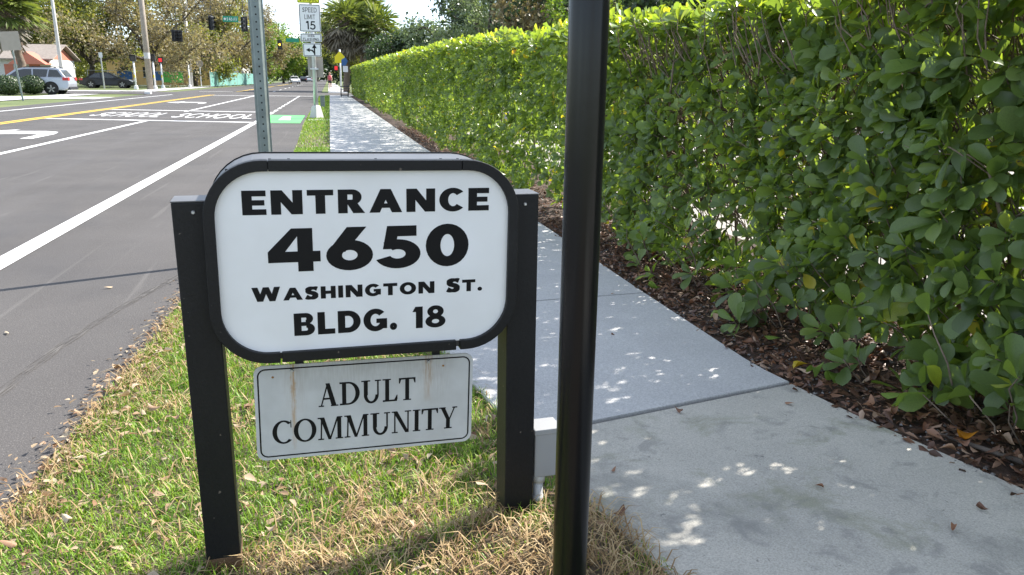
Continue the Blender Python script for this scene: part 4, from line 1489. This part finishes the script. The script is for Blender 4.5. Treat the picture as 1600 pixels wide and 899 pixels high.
# ------------------------------------------------------------------ vehicles
def car(name, label, x, y, rz, paint, kind='wagon', group=None):
    t = empty(name, (x, y, 0), rz, label, 'car', group)
    W = .88
    if kind == 'wagon':
        low = [(-2.3, .35), (-2.36, .62), (-2.30, .98), (-1.2, 1.02), (1.1, .98), (2.05, .82), (2.32, .62), (2.34, .36), (1.9, .24), (-2.0, .24)]
        roof = [(-2.22, .97), (-1.86, 1.50), (-1.3, 1.585), (.1, 1.57), (.55, 1.47), (1.25, .97)]
        wins = [[(-2.02, 1.03), (-1.76, 1.43), (-1.32, 1.47), (-1.22, 1.03)], [(-1.14, 1.03), (-1.24, 1.475), (-.42, 1.485), (-.42, 1.02)], [(-.34, 1.02), (-.34, 1.485), (.08, 1.475), (.45, 1.40), (1.02, 1.0)]]
    else:
        low = [(-2.3, .32), (-2.36, .60), (-2.32, .88), (-1.5, .93), (1.1, .88), (2.05, .74), (2.32, .56), (2.34, .33), (1.9, .22), (-2.0, .22)]
        roof = [(-1.85, .90), (-1.05, 1.38), (-.3, 1.44), (.25, 1.41), (1.20, .87)]
        wins = [[(-1.55, .94), (-1.0, 1.31), (-.55, 1.35), (-.5, .93)], [(-.42, .93), (-.42, 1.35), (.15, 1.34), (.95, .90)]]
    bd = MB()
    # wheel-arched body: prism with the upper edge drawn in
    n = len(low)
    for s_, iw in ((-1, 0),):
        pv_ = [(a, -W * (1 if b_ < .85 else .965), b_) for a, b_ in low] + [(a, W * (1 if b_ < .85 else .965), b_) for a, b_ in low]
        bd.add(pv_, [tuple(range(n)), tuple(reversed(range(n, 2 * n)))] + [(i, i + n, (i + 1) % n + n, (i + 1) % n) for i in range(n)])
    body = bd.build('body', paint, t)
    bevel(body, .06, 3)
    m_ = len(roof)
    zr = max(b_ for a, b_ in roof)
    zb = min(b_ for a, b_ in roof)
    wy = [W * (.94 - .20 * (b_ - zb) / (zr - zb)) for a, b_ in roof]
    cb = MB().add([(a, -w_, b_) for (a, b_), w_ in zip(roof, wy)] + [(a, w_, b_) for (a, b_), w_ in zip(roof, wy)],
                  [tuple(range(m_)), tuple(reversed(range(m_, 2 * m_)))] + [(i, i + m_, (i + 1) % m_ + m_, (i + 1) % m_) for i in range(m_)])
    bevel(cb.build('cabin', paint, t), .04, 2)
    for s_ in (-1, 1):
        for wv in wins:
            w_ = [s_ * (W * (.94 - .20 * (b_ - zb) / (zr - zb)) + .012) for a, b_ in wv]
            MB().add([(a, q_, b_) for (a, b_), q_ in zip(wv, w_)], [tuple(range(len(wv)))]).build('side_window', 'car_glass', t)
    for nm, i0, i1 in (('rear_window', 0, 1), ('windscreen', m_ - 1, m_ - 2)):
        (a0, b0), (a1, b1) = roof[i0], roof[i1]
        dn = Vector((b1 - b0, 0, -(a1 - a0))).normalized() * (-1 if i0 == 0 else 1)
        if dn.z < 0:
            dn = -dn
        k0, k1 = .14, .88
        pv_ = []
        for kk in (k0, k1):
            xx, zz = a0 + (a1 - a0) * kk, b0 + (b1 - b0) * kk
            ww = (wy[i0] + (wy[i1] - wy[i0]) * kk) * .9
            pv_ += [(xx + dn.x * .012, -ww, zz + dn.z * .012), (xx + dn.x * .012, ww, zz + dn.z * .012)]
        MB().add(pv_, [(0, 1, 3, 2)]).build(nm, 'car_glass', t)
    for wx in (-1.36, 1.38):
        for s_ in (-1, 1):
            MB().tube([(wx, s_ * .80, .36), (wx, s_ * .895, .36)], .41, 24).build('wheel_arch', 'tyre', t)
            wh = MB().tube([(wx, s_ * .70, .33), (wx, s_ * .885, .33), (wx, s_ * .91, .33)], [.33, .33, .29], 28).build('wheel', 'tyre', t)
            rm = MB()
            rm.tube([(wx, s_ * .905, .33), (wx, s_ * .918, .33)], .06, 10)
            for k in range(5):
                a = k * 1.2566 + .3
                rm.obox((wx + .115 * math.cos(a), s_ * .914, .33 + .115 * math.sin(a)), (math.cos(a), 0, math.sin(a)), (0, 1, 0), (-math.sin(a), 0, math.cos(a)), .11, .006, .035)
            rm.build('rim', 'rim', wh)
    for s_ in (-1, 1):
        zt = .92 if kind == 'wagon' else .78
        MB().obox((-2.20, s_ * .72, zt), (1, 0, 0), (0, 1, 0), (0, 0, 1), .16, .165, .09).build('tail_light', 'tail_red', t)
        MB().obox((2.14, s_ * .68, .66), (1, 0, -.3), (0, 1, 0), (.3, 0, 1), .16, .18, .06).build('headlight', 'white_post', t)
        MB().obox((.75, s_ * .96, 1.02 if kind == 'wagon' else .92), (1, 0, 0), (0, 1, 0), (0, 0, 1), .07, .08, .06).build('mirror', paint, t)
        for hx in (-.55, .45):
            MB().obox((hx, s_ * .885, .86 if kind == 'wagon' else .78), (1, 0, 0), (0, 1, 0), (0, 0, 1), .09, .014, .018).build('door_handle', paint, t)
        if kind == 'wagon':
            MB().tube([(-1.7, s_ * .62, 1.56), (-1.5, s_ * .62, 1.635), (-.1, s_ * .62, 1.63), (.1, s_ * .62, 1.57)], .022, 6).build('roof_rail', 'signal_black', t)
    MB().box(-2.40, -2.25, -.8, .8, .28, .45, .02).build('rear_bumper', 'signal_black', t)
    return t


q = at(51, 147, 55)
car('parked_car', 'silver station wagon with roof rails parked on the driveway behind the palm', q.x, 55, R(180), 'car_silver', 'wagon')
q = at(171, 137, 84)
car('parked_car', 'black sedan parked on the grass between the lamp post and utility pole', q.x, 84, R(0), 'car_dark', 'sedan')
q = at(460, 130, 165)
car('driving_car', 'pale car approaching beside the bright green trees far down the road', q.x, 165, R(-80), 'car_white', 'sedan')
q = at(483, 127, 230)
car('driving_car', 'small white car farthest away in the middle of the road', q.x, 230, R(90), 'car_white', 'wagon')
q = at(474, 128, 215)
car('driving_car', 'tiny dark car beside the farthest white car', q.x, 215, R(90), 'car_dark', 'sedan')

# ------------------------------------------------------------------ poles, signals, signs
def post_thing(name, label, cat, x, y, h, r0, r1, material, part='shaft', sides=12):
    t = empty(name, (x, y, 0), 0, label, cat)
    MB().tube([(0, 0, -.3), (0, 0, h * .5), (0, 0, h)], [r0, (r0 + r1) / 2, r1], sides).build(part, material, t, True)
    return t


q = at(235, 140, 76)
wp = post_thing('utility_pole', 'tall brown wooden utility pole at the corner across the road', 'utility pole', q.x, 76, 11, .27, .2, 'pole_wood')
MB().tube([(0, 0, 2.6), (0, 0, 3.1)], .263, 12).build('band', 'conduit_grey', wp)
MB().obox((0, 0, 9.9), (1, 0, 0), (0, 1, 0), (0, 0, 1), 1.2, .06, .07).build('crossarm', 'pole_wood', wp)
q = at(97, 118, 70)
lp_ = post_thing('street_lamp', 'pale tapered street lamp post behind the silver wagon', 'street lamp', q.x, 70, 10.5, .16, .09, 'pole_concrete')
MB().tube([(0, 0, 10.4), (.9, -.4, 10.9), (2.2, -1.0, 11.0)], .05, 8).build('arm', 'pole_concrete', lp_)
MB().obox((2.4, -1.1, 10.98), (1, -.4, 0), (.4, 1, 0), (0, 0, 1), .35, .15, .07).build('lamp_head', 'conduit_grey', lp_)
q = at(299, 136, 92)
up2 = post_thing('utility_pole', 'thick pale concrete pole beside the stop sign across the road', 'utility pole', q.x, 92, 9.5, .22, .16, 'pole_concrete')
MB().obox((.1, -.25, 8.2), (1, 0, 0), (0, 1, 0), (0, 0, 1), .25, .2, .3).build('equipment_box', 'conduit_grey', up2)
q = at(36, 157, 41.5)
sg = empty('road_sign', (q.x, 41.5, 0), 0, 'grey back of a square road sign on a leaning thin post by the driveway', 'road sign')
sg.rotation_euler = (0, R(-3.5), 0)
MB().box(-.035, .035, -.02, .02, -.3, 3.05).build('post', 'galvanised', sg)
bevel(MB().prism(rrect(-.42, .40, 2.22, 3.05, .04), -.03, -.024, 'xz').build('plate', 'sign_back', sg), .002)
q = at(163, 136, 80)
sg = empty('road_sign', (q.x, 80, 0), 0, 'small narrow sign on a thin grey post in front of the black sedan', 'road sign')
MB().box(-.05, .05, -.02, .02, -.3, 3.1).build('post', 'conduit_grey', sg)
bevel(MB().prism(rrect(-.16, .16, 2.7, 3.15, .03), -.03, -.024, 'xz').build('plate', 'pale_metal', sg), .002)
q = at(315, 136, 96)
sg = empty('stop_sign', (q.x, 96, 0), 0, 'octagonal road sign seen from its grey back across the road', 'road sign')
MB().box(-.05, .05, -.02, .02, -.3, 2.7).build('post', 'white_post', sg)
oc = [(.42 * math.cos(R(22.5 + 45 * k)), 2.55 + .42 * math.sin(R(22.5 + 45 * k))) for k in range(8)]
MB().prism(oc, -.03, -.024, 'xz').build('plate', 'sign_back', sg)
for u, v, Y, lit, lb in ((213, 139, 79, None, 'white pedestrian signal post beside the black sedan'), (243, 140, 76.5, None, 'white pedestrian signal post next to the wooden pole'), (255, 137, 86, 'red_lamp', 'white pedestrian signal post showing a red hand light'), (297, 137, 90, None, 'white signal post in front of the pale concrete pole')):
    q = at(u, v, Y)
    t = empty('pedestrian_signal', (q.x, Y, 0), 0, lb, 'pedestrian signal', 'pedestrian signals at the corner')
    MB().tube([(0, 0, -.2), (0, 0, 2.5)], .075, 10).build('pole', 'white_post', t, True)
    MB().tube([(0, 0, -.05), (0, 0, .28), (0, 0, .32)], [.20, .15, .09], 10).build('base', 'white_post', t)
    hd = MB().box(-.23, .23, -.14, .14, 2.42, 2.95, .03).build('signal_head', 'signal_black', t)
    MB().box(-.26, .26, -.32, -.13, 2.93, 2.97).build('visor', 'signal_black', hd)
    MB().box(-.16, .16, -.153, -.143, 2.5, 2.85).build('lens', lit or 'lens_dark', hd)
    MB().box(-.05, .05, -.14, -.08, 1.0, 1.25).build('push_button', 'warning_yellow', t)


def signal(label, u, v, Y, wire_z, yaw=0, lit=None, sect=3, n=1):
    """hanging three-lens signal with visors; v = middle of the housing"""
    q = at(u, v, Y)
    t = empty('traffic_signal', (q.x, Y, q.z), yaw, label, 'traffic signal', 'traffic signals hung over the crossings')
    hh = .18 * sect
    for j in range(n):
        ox = (j - (n - 1) / 2) * .42
        hd = bevel(MB().box(ox - .17, ox + .17, -.10, .10, -hh, hh).build('housing', 'signal_black', t), .03)
        for k in range(sect):
            zc = hh - .18 - .36 * k
            le = MB().tube([(ox, -.112, zc), (ox, -.125, zc)], .115, 16).build('lens', (lit if lit and k == 1 else 'lens_dark'), hd, False)
            vz = MB()
            pr = []
            for s_ in range(11):
                a = R(-20 + 220 * s_ / 10)
                pr.append((math.cos(a) * .135, math.sin(a) * .135))
            for i_ in range(10):
                a, c = pr[i_], pr[i_ + 1]
                vz.add([(ox + a[0], -.11, zc + a[1]), (ox + c[0], -.11, zc + c[1]), (ox + c[0], -.34, zc + c[1]), (ox + a[0], -.34, zc + a[1])], [(0, 1, 2, 3)])
            vz.build('visor', 'signal_black', hd)
    bevel(MB().box(-.30 * n, .30 * n, .10, .115, -hh - .1, hh + .1).build('backplate', 'signal_black', t), .02)
    k_ = .66 if n > 1 else .8
    t.scale = (k_, k_, k_)
    MB().tube([(0, 0, hh), (0, 0, (wire_z - q.z) / k_)], .03, 8).build('hanger', 'signal_black', t)
    return t


signal('hanging traffic signal with dark lenses at the left of the green street name sign', 331, 36, 62, 6.95, R(55))
signal('hanging traffic signal with dark lenses at the right of the green street name sign', 381, 38, 62, 6.9, R(-14))
signal('double traffic signal hung in front of the brown oak', 277, 56, 66, 6.2, R(25), None, 3, 2)
signal('traffic signal with a lit amber lens far down the road', 437, 70, 92, 6.8, R(0), 'amber_lamp', 3)
for nm, a, c, sag in (('span wire carrying the two signals over the near crossing', (-26, 62, 7.8), (14, 62, 7.6), .75), ('span wire carrying the amber signal over the far crossing', (-22, 92, 7.6), (12, 92, 7.5), .7), ('thin overhead cable above the near span wire', (-30, 63, 9.0), (16, 61, 9.3), .8),
                      ('overhead cable low between the two crossings', (-24, 78, 7.6), (13, 78, 7.3), .5)):
    pts = []
    for k in range(25):
        s_ = k / 24
        pts.append((a[0] + (c[0] - a[0]) * s_, a[1], a[2] + (c[2] - a[2]) * s_ - 4 * sag * s_ * (1 - s_)))
    tag(MB().tube(pts, .016, 5).build('overhead_wire', 'signal_black'), nm, 'wire', 'overhead wires')


def street_name(label, u, v, Y, w, wire_z, text):
    q = at(u, v, Y)
    t = empty('street_name_sign', (q.x, Y, q.z), 0, label, 'street sign')
    pl = bevel(MB().prism(rrect(-w / 2, w / 2, -.2, .2, .03), 0, .02, 'xz').build('plate', 'street_green', t), .003)
    if text:
        write(text, -w / 2 + .28, w / 2 - .08, -.11, .11, pl, .003, v=.2, h=.16, material='sign_white')
        MB().strip(ring(-w / 2 + .15, 0, .08, .08, .075, .075), .003).build('symbol', 'sign_white', pl)
    MB().tube([(0, .01, .2), (0, .01, wire_z - q.z)], .02, 6).build('hanger', 'signal_black', t)


street_name('green street name sign hanging between two dark traffic signals', 360, 30, 62, 1.06, 6.85, 'S 46 AV')
street_name('green street name sign hanging beside the lit amber signal', 457, 63, 92, 1.35, 6.8, '')

sp = empty('speed_limit_sign', (-.41, 24.57, 0), 0, 'school speed limit 15 sign stack on a round silver pole on the verge', 'road sign')
MB().tube([(0, 0, .18), (0, 0, 2), (0, 0, 4.6)], [.068, .062, .052], 14).build('pole', 'pale_metal', sp, True)
bs = MB()
bs.tube([(0, 0, -.1), (0, 0, .05), (0, 0, .34), (0, 0, .38)], [.24, .20, .13, .08], 4)
bs.build('base', 'pole_concrete', sp)


def plate(name, x, z0, z1, w, material, y=-.085, border=True, lab=None):
    pl = bevel(MB().prism(rrect(x - w / 2, x + w / 2, z0, z1, .03), y, y + .004, 'xz').build(name, material, sp), .001)
    if border:
        o1, i1 = rrect(x - w / 2 + .015, x + w / 2 - .015, z0 + .015, z1 - .015, .025), rrect(x - w / 2 + .03, x + w / 2 - .03, z0 + .03, z1 - .03, .015)
        MB().strip(list(zip(o1, i1)) + [(o1[0], i1[0])], -y + .001).build('border_line', 'lettering_black', pl)
    return pl


pl = plate('school_plate', -.07, 3.42, 3.64, .62, 'school_yellow')
write('SCHOOL', -.31, .17, 3.47, 3.59, pl, .087, v=.2, h=.15, track=.2)
pl = plate('speed_plate', -.05, 2.63, 3.39, .60, 'sign_white')
write('SPEED', -.25, .15, 3.17, 3.30, pl, .087, v=.17, h=.12, track=.2)
write('LIMIT', -.20, .10, 2.98, 3.11, pl, .087, v=.17, h=.12, track=.22)
write('15', -.18, .10, 2.70, 2.93, pl, .087, v=.22, h=.16, track=.2)
pl = plate('when_flashing_plate', -.045, 2.36, 2.59, .60, 'sign_white')
write('WHEN', -.14, .05, 2.49, 2.55, pl, .087, v=.2, h=.15, track=.2)
write('FLASHING', -.27, .18, 2.40, 2.465, pl, .087, v=.2, h=.15, track=.2)
pl = plate('lane_plate', -.03, 1.95, 2.32, .52, 'sign_white')
b = MB()
b.strip(bar(.015, 1.99, .055, 2.2), .087)
b.strip(para(-.035, .105, 2.18, .03, .04, 2.29), .0872)
b.strip([((.035, 2.05), (.035, 2.01)), ((-.01, 2.135), (-.045, 2.105)), ((-.11, 2.15), (-.11, 2.11))], .0874)
b.strip([((-.10, 2.19), (-.10, 2.07)), ((-.2, 2.132), (-.2, 2.128))], .0876)
b.build('arrow_symbol', 'lettering_black', pl)
for x_, w_ in ((-.08, .20), (.15, .22)):
    bevel(MB().prism(rrect(x_ - w_ / 2, x_ + w_ / 2, 1.36, 1.94, .01), .072, .076, 'xz').build('back_plate', 'sign_back', sp), .001)
for z_ in (3.5, 3.2, 2.8, 2.45, 2.15, 1.6):
    MB().box(-.12, .12, -.08, .075, z_ - .02, z_ + .02).build('bracket', 'pale_metal', sp)
for o in sp.children:
    if not o.name.startswith(('pole', 'base')):
        o.location.z -= .18
st2 = empty('stub_post', (-.30, 34, 0), 0, 'short grey green wooden stub post on the verge past the speed sign', 'post')
bevel(MB().box(-.09, .09, -.09, .09, -.2, .44).build('shaft', 'galvanised', st2), .02)
bevel(MB().box(-.10, .10, -.10, .10, .44, .47).build('cap', 'galvanised', st2), .005)

# school crossing sign beyond the hedge end
q = at(533, 135, 67.5)
cs_ = empty('crossing_sign', (q.x, 67.5, 0), 0, 'yellow school crossing sign and signal on a pale post past the hedge', 'road sign')
MB().tube([(0, 0, -.2), (0, 0, 3.4)], .07, 10).build('post', 'white_post', cs_, True)
pl = MB().prism([(-.42, 2.35), (.38, 2.35), (.38, 2.85), (-.02, 3.28), (-.42, 2.85)], -.09, -.084, 'xz').build('yellow_plate', 'warning_yellow', cs_)
MB().prism([(.1, 2.15), (.42, 2.15), (.62, 2.5), (.42, 2.8), (.1, 2.6)], -.11, -.105, 'xz').build('blue_plate', 'blue_panel', cs_)
MB().prism(rrect(.2, .6, 1.65, 2.12, .02), -.09, -.084, 'xz').build('white_plate', 'sign_white', cs_)
hd = MB().box(-.52, -.16, -.2, .1, 1.75, 2.15, .03).build('signal_head', 'signal_black', cs_)
MB().box(-.46, -.22, -.215, -.202, 1.80, 2.10).build('lens', 'red_lamp', hd)

# bench against the hedge end
bn = empty('bench', (.93, 52.5, 0), R(90), 'dark slatted metal bench standing on the sidewalk at the end of the hedge', 'bench')
for k in range(4):
    MB().box(-.75, .75, -.22 + .12 * k, -.13 + .12 * k, .43, .46).build('seat_slat', 'bench_wood', bn)
for k in range(3):
    MB().obox((0, -.27 - .04 * k, .58 + .13 * k), (1, 0, 0), (0, 1, -.3), (0, .3, 1), .75, .014, .05).build('back_slat', 'bench_wood', bn)
for sx in (-.7, .7):
    MB().tube([(sx, -.22, 0), (sx, -.22, .44), (sx, -.36, .95)], .025, 8).build('leg', 'bench_black', bn)
    MB().tube([(sx, .22, 0), (sx, .22, .44), (sx, .22, .66), (sx, -.26, .66)], .025, 8).build('leg', 'bench_black', bn)
    MB().tube([(sx, -.25, .12), (sx, .25, .12)], .02, 6).build('stretcher', 'bench_black', bn)

# green screened fence and banners across the road
fn = empty('screen_fence', (-13.3, 98, 0), 0, 'long fence covered with green windscreen fabric along the far sidewalk', 'fence')
N_ = 20
for k in range(N_ + 1):
    x_, y_ = k * .036 * 3, k * 3.0
    MB().tube([(x_, y_, -.2), (x_, y_, 1.75)], .035, 6).build('post', 'conduit_grey', fn)
    if k < N_:
        MB().obox((x_ + .054, y_ + 1.5, .88), (.036, 1, 0), (1, -.036, 0), (0, 0, 1), 1.44, .012, .80 + .02 * math.sin(k * 2.1)).build('screen_panel', 'fence_green', fn)
cf = empty('wire_fence', (-24.5, 92.0, 0), 0, 'low metal rail fence carrying banners behind the pedestrian signals', 'fence')
for k in range(6):
    MB().tube([(k * 2, 0, -.2), (k * 2, 0, 1.7)], .035, 6).build('post', 'conduit_grey', cf)
for z_ in (1.65, .15):
    MB().tube([(0, 0, z_), (10, 0, z_)], .025, 6).build('rail', 'conduit_grey', cf)
for nm, u0, u1, v0, v1, mt_, lb in (('banner', 256, 285, 113, 129, 'banner_green', 'bright green banner hung on the fence under the oaks'), ('banner', 184, 206, 112, 124, 'blue_panel', 'blue banner hung on the fence behind the black sedan'), ('banner', 240, 251, 112, 126, 'blue_panel', 'small blue banner on the fence between two signal posts')):
    a, c = at(u0, v1, 91.7), at(u1, v0, 91.7)
    t = empty(nm, (a.x, 91.7, 0), 0, lb, 'banner', 'banners on the fence')
    bevel(MB().box(0, c.x - a.x, -.012, .012, a.z, c.z).build('cloth', mt_, t), .004)
    for x_ in (.1, c.x - a.x - .1):
        MB().tube([(x_, -.02, c.z), (x_, .3, c.z + .03)], .012, 5).build('tie', 'conduit_grey', t)

# ------------------------------------------------------------------ buildings
q = at(84, 110, 78)
hs = empty('house', (q.x - 5.4, 78, 0), 0, 'white single storey house with coral panels and a gable roof behind the palm', 'house')
MB().box(-12, 6.6, 0, 9, -.1, 3.3).build('wall', 'house_white', hs)
for xa, xb in ((-2.6, -.6), (2.0, 2.9), (4.5, 5.6), (-8, -6.5)):
    MB().box(xa, xb, -.06, 0, 0, 2.7).build('coral_panel', 'house_coral', hs)
rf = MB()
rf.add([(-12.6, -.8, 3.2), (7.2, -.8, 3.2), (7.2, 4.5, 5.0), (-12.6, 4.5, 5.0), (-12.6, 9.8, 3.2), (7.2, 9.8, 3.2), (-12.6, -.8, 3.35), (7.2, -.8, 3.35), (7.2, 4.5, 5.15), (-12.6, 4.5, 5.15), (-12.6, 9.8, 3.35), (7.2, 9.8, 3.35)],
       [(0, 1, 2, 3), (3, 2, 5, 4), (6, 9, 8, 7), (9, 10, 11, 8), (0, 6, 7, 1), (4, 5, 11, 10), (1, 7, 8, 2), (2, 8, 11, 5), (0, 3, 9, 6), (3, 4, 10, 9)])
rf = rf.build('roof', 'roof_tile', hs)
MB().add([(6.6, 0, 3.3), (6.6, 9, 3.3), (6.6, 4.5, 4.9)], [(0, 1, 2)]).build('gable', 'house_coral', hs)
pg = MB()
pg.add([(3.2, -2.4, 2.7), (6.9, -2.4, 2.7), (5.05, -2.4, 4.1), (3.2, .4, 2.7), (6.9, .4, 2.7), (5.05, .4, 4.1)], [(0, 1, 2), (0, 2, 5, 3), (1, 4, 5, 2), (0, 3, 4, 1)])
pg.build('porch_gable', 'house_coral', hs)
for xa in (-5.5, -4.2, .4):
    w_ = MB().box(xa, xa + 1.0, -.05, -.02, 1.0, 2.2).build('window', 'car_glass', hs)
    MB().box(xa - .06, xa + 1.06, -.09, -.02, .92, .99).build('sill', 'house_white', w_)
hs.scale = (.78, .78, .74)
oh = empty('building', (-23, 118, 0), 0, 'ochre walled low building glimpsed behind the oaks and banners', 'building')
MB().box(-6, 7, 0, 8, -.1, 3.4).build('wall', 'wall_ochre', oh)
MB().box(-6.5, 7.5, -.5, 8.5, 3.4, 3.65).build('roof', 'roof_tile', oh)
for xa in (-4.5, -1.5, 1.5, 4.5):
    w_ = MB().box(xa, xa + 1.2, -.04, -.01, 1.0, 2.3).build('window', 'car_glass', oh)
    MB().box(xa - .08, xa + 1.28, -.09, -.01, .9, .985).build('sill', 'house_white', w_)
wb = empty('building', (-17.5, 140, 0), 0, 'low white flat roofed building behind the green fence', 'building')
MB().box(-8, 3.4, 0, 30, -.1, 3.0).build('wall', 'house_white', wb)
MB().box(-8.4, 3.8, -.4, 30.4, 3.0, 3.3).build('roof', 'house_white', wb)
for k in range(5):
    w_ = MB().box(3.41, 3.45, 2 + 5.5 * k, 4 + 5.5 * k, 1.0, 2.2).build('window', 'car_glass', wb)
    MB().box(3.41, 3.52, 1.9 + 5.5 * k, 4.1 + 5.5 * k, .9, .985).build('sill', 'house_white', wb)

# ------------------------------------------------------------------ walker far down the sidewalk
q = at(516, 139, 86)
pr = empty('person', (q.x, 86, 0), 0, 'person in a red top and dark shorts walking on the far sidewalk', 'person')


def limb_body():
    """one continuous walking figure built from rings along its limbs"""
    b = MB()
    b.tube([(0, 0, .80), (0, 0, .92), (0, 0, 1.08), (0, 0, 1.28), (0, 0, 1.40), (0, 0, 1.46), (0, 0, 1.50)], [.10, .155, .135, .165, .14, .06, .055], 12)
    b.tube([(0, -.01, 1.48), (0, -.02, 1.53), (0, -.02, 1.62), (0, -.015, 1.70), (0, -.01, 1.74)], [.05, .085, .098, .08, .03], 12)
    b.tube([(0, -.10, 1.60), (0, -.125, 1.585), (0, -.10, 1.575)], [.01, .013, .008], 6)
    for s_, k in ((-1, 1), (1, -1)):
        b.tube([(s_ * .08, 0, .88), (s_ * .09, -.16 * k, .48), (s_ * .09, -.06 * k if k > 0 else .32, .10 if k > 0 else .16), (s_ * .09, -.10 * k if k > 0 else .34, .03 if k > 0 else .08)], [.088, .06, .042, .04], 10)
        f0 = (s_ * .09, -.08 if k > 0 else .36, .035 if k > 0 else .07)
        b.tube([(f0[0], f0[1] + .06, f0[2]), f0, (f0[0], f0[1] - .16, f0[2] - .01)], [.035, .042, .025], 8)
        b.tube([(s_ * .15, 0, 1.38), (s_ * .21, .06 * k, 1.10), (s_ * .20, -.12 + .1 * k, .92), (s_ * .19, -.16 + .1 * k, .85)], [.05, .042, .032, .03], 8)
    return b


bd = limb_body().build('body', 'skin', pr, True)
MB().tube([(0, 0, .93), (0, 0, 1.08), (0, 0, 1.28), (0, 0, 1.40), (0, 0, 1.44)], [.168, .15, .182, .155, .08], 14).build('top', 'shirt_red', pr, True)
sh = MB()
sh.tube([(0, 0, .76), (0, 0, .84), (0, 0, .96)], [.13, .172, .165], 14)
for s_, k in ((-1, 1), (1, -1)):
    sh.tube([(s_ * .08, 0, .88), (s_ * .088, -.08 * k, .66)], [.105, .10], 12)
sh.build('shorts', 'shorts_dark', pr, True)
MB().tube([(0, .02, 1.56), (0, .02, 1.64), (0, .01, 1.73), (0, 0, 1.765)], [.09, .108, .09, .03], 12).build('hair', 'dark_bark', pr, True)

# ------------------------------------------------------------------ woods that close the horizon
def wood(name, label, x0, x1, y0, y1, h, n, ls, leafm, seed):
    g_ = np.random.default_rng(seed)
    x = x0 + (x1 - x0) * g_.random(n)
    y = y0 + (y1 - y0) * g_.random(n)
    top = h * (.55 + .6 * vnoise(np.stack([x, y], 1), .16, seed))
    z = top * g_.random(n) ** .7
    L = ls * (.6 + .8 * g_.random(n))
    c = np.stack([x, y, z], 1)
    tag(leaves_mesh(name, c, g_.normal(0, 1, (n, 3)), g_.normal(0, 1, (n, 3)) + np.array([0, 0, .5]), L, L * .7, np.clip(vnoise(c, .4, seed + 1) * .6 + g_.random(n) * .4, 0, 1), leafm, 0), label, 'woodland', kind='stuff')


wood('woodland', 'distant belt of green trees behind the houses across the road', -110, -22, 132, 142, 5.5, 26000, .55, 'oak_leaf', 81)
wood('woodland', 'distant belt of dark trees closing the end of the road', -40, 60, 290, 305, 13, 22000, 1.0, 'dark_leaf', 82)
wood('woodland', 'distant belt of dark trees behind the paved lot', 20, 70, 20, 66, 8, 24000, .5, 'dark_leaf', 83)
wood('woodland', 'distant belt of trees past the palms on the far corner', 6, 40, 84, 92, 7, 14000, .4, 'dark_leaf', 84)
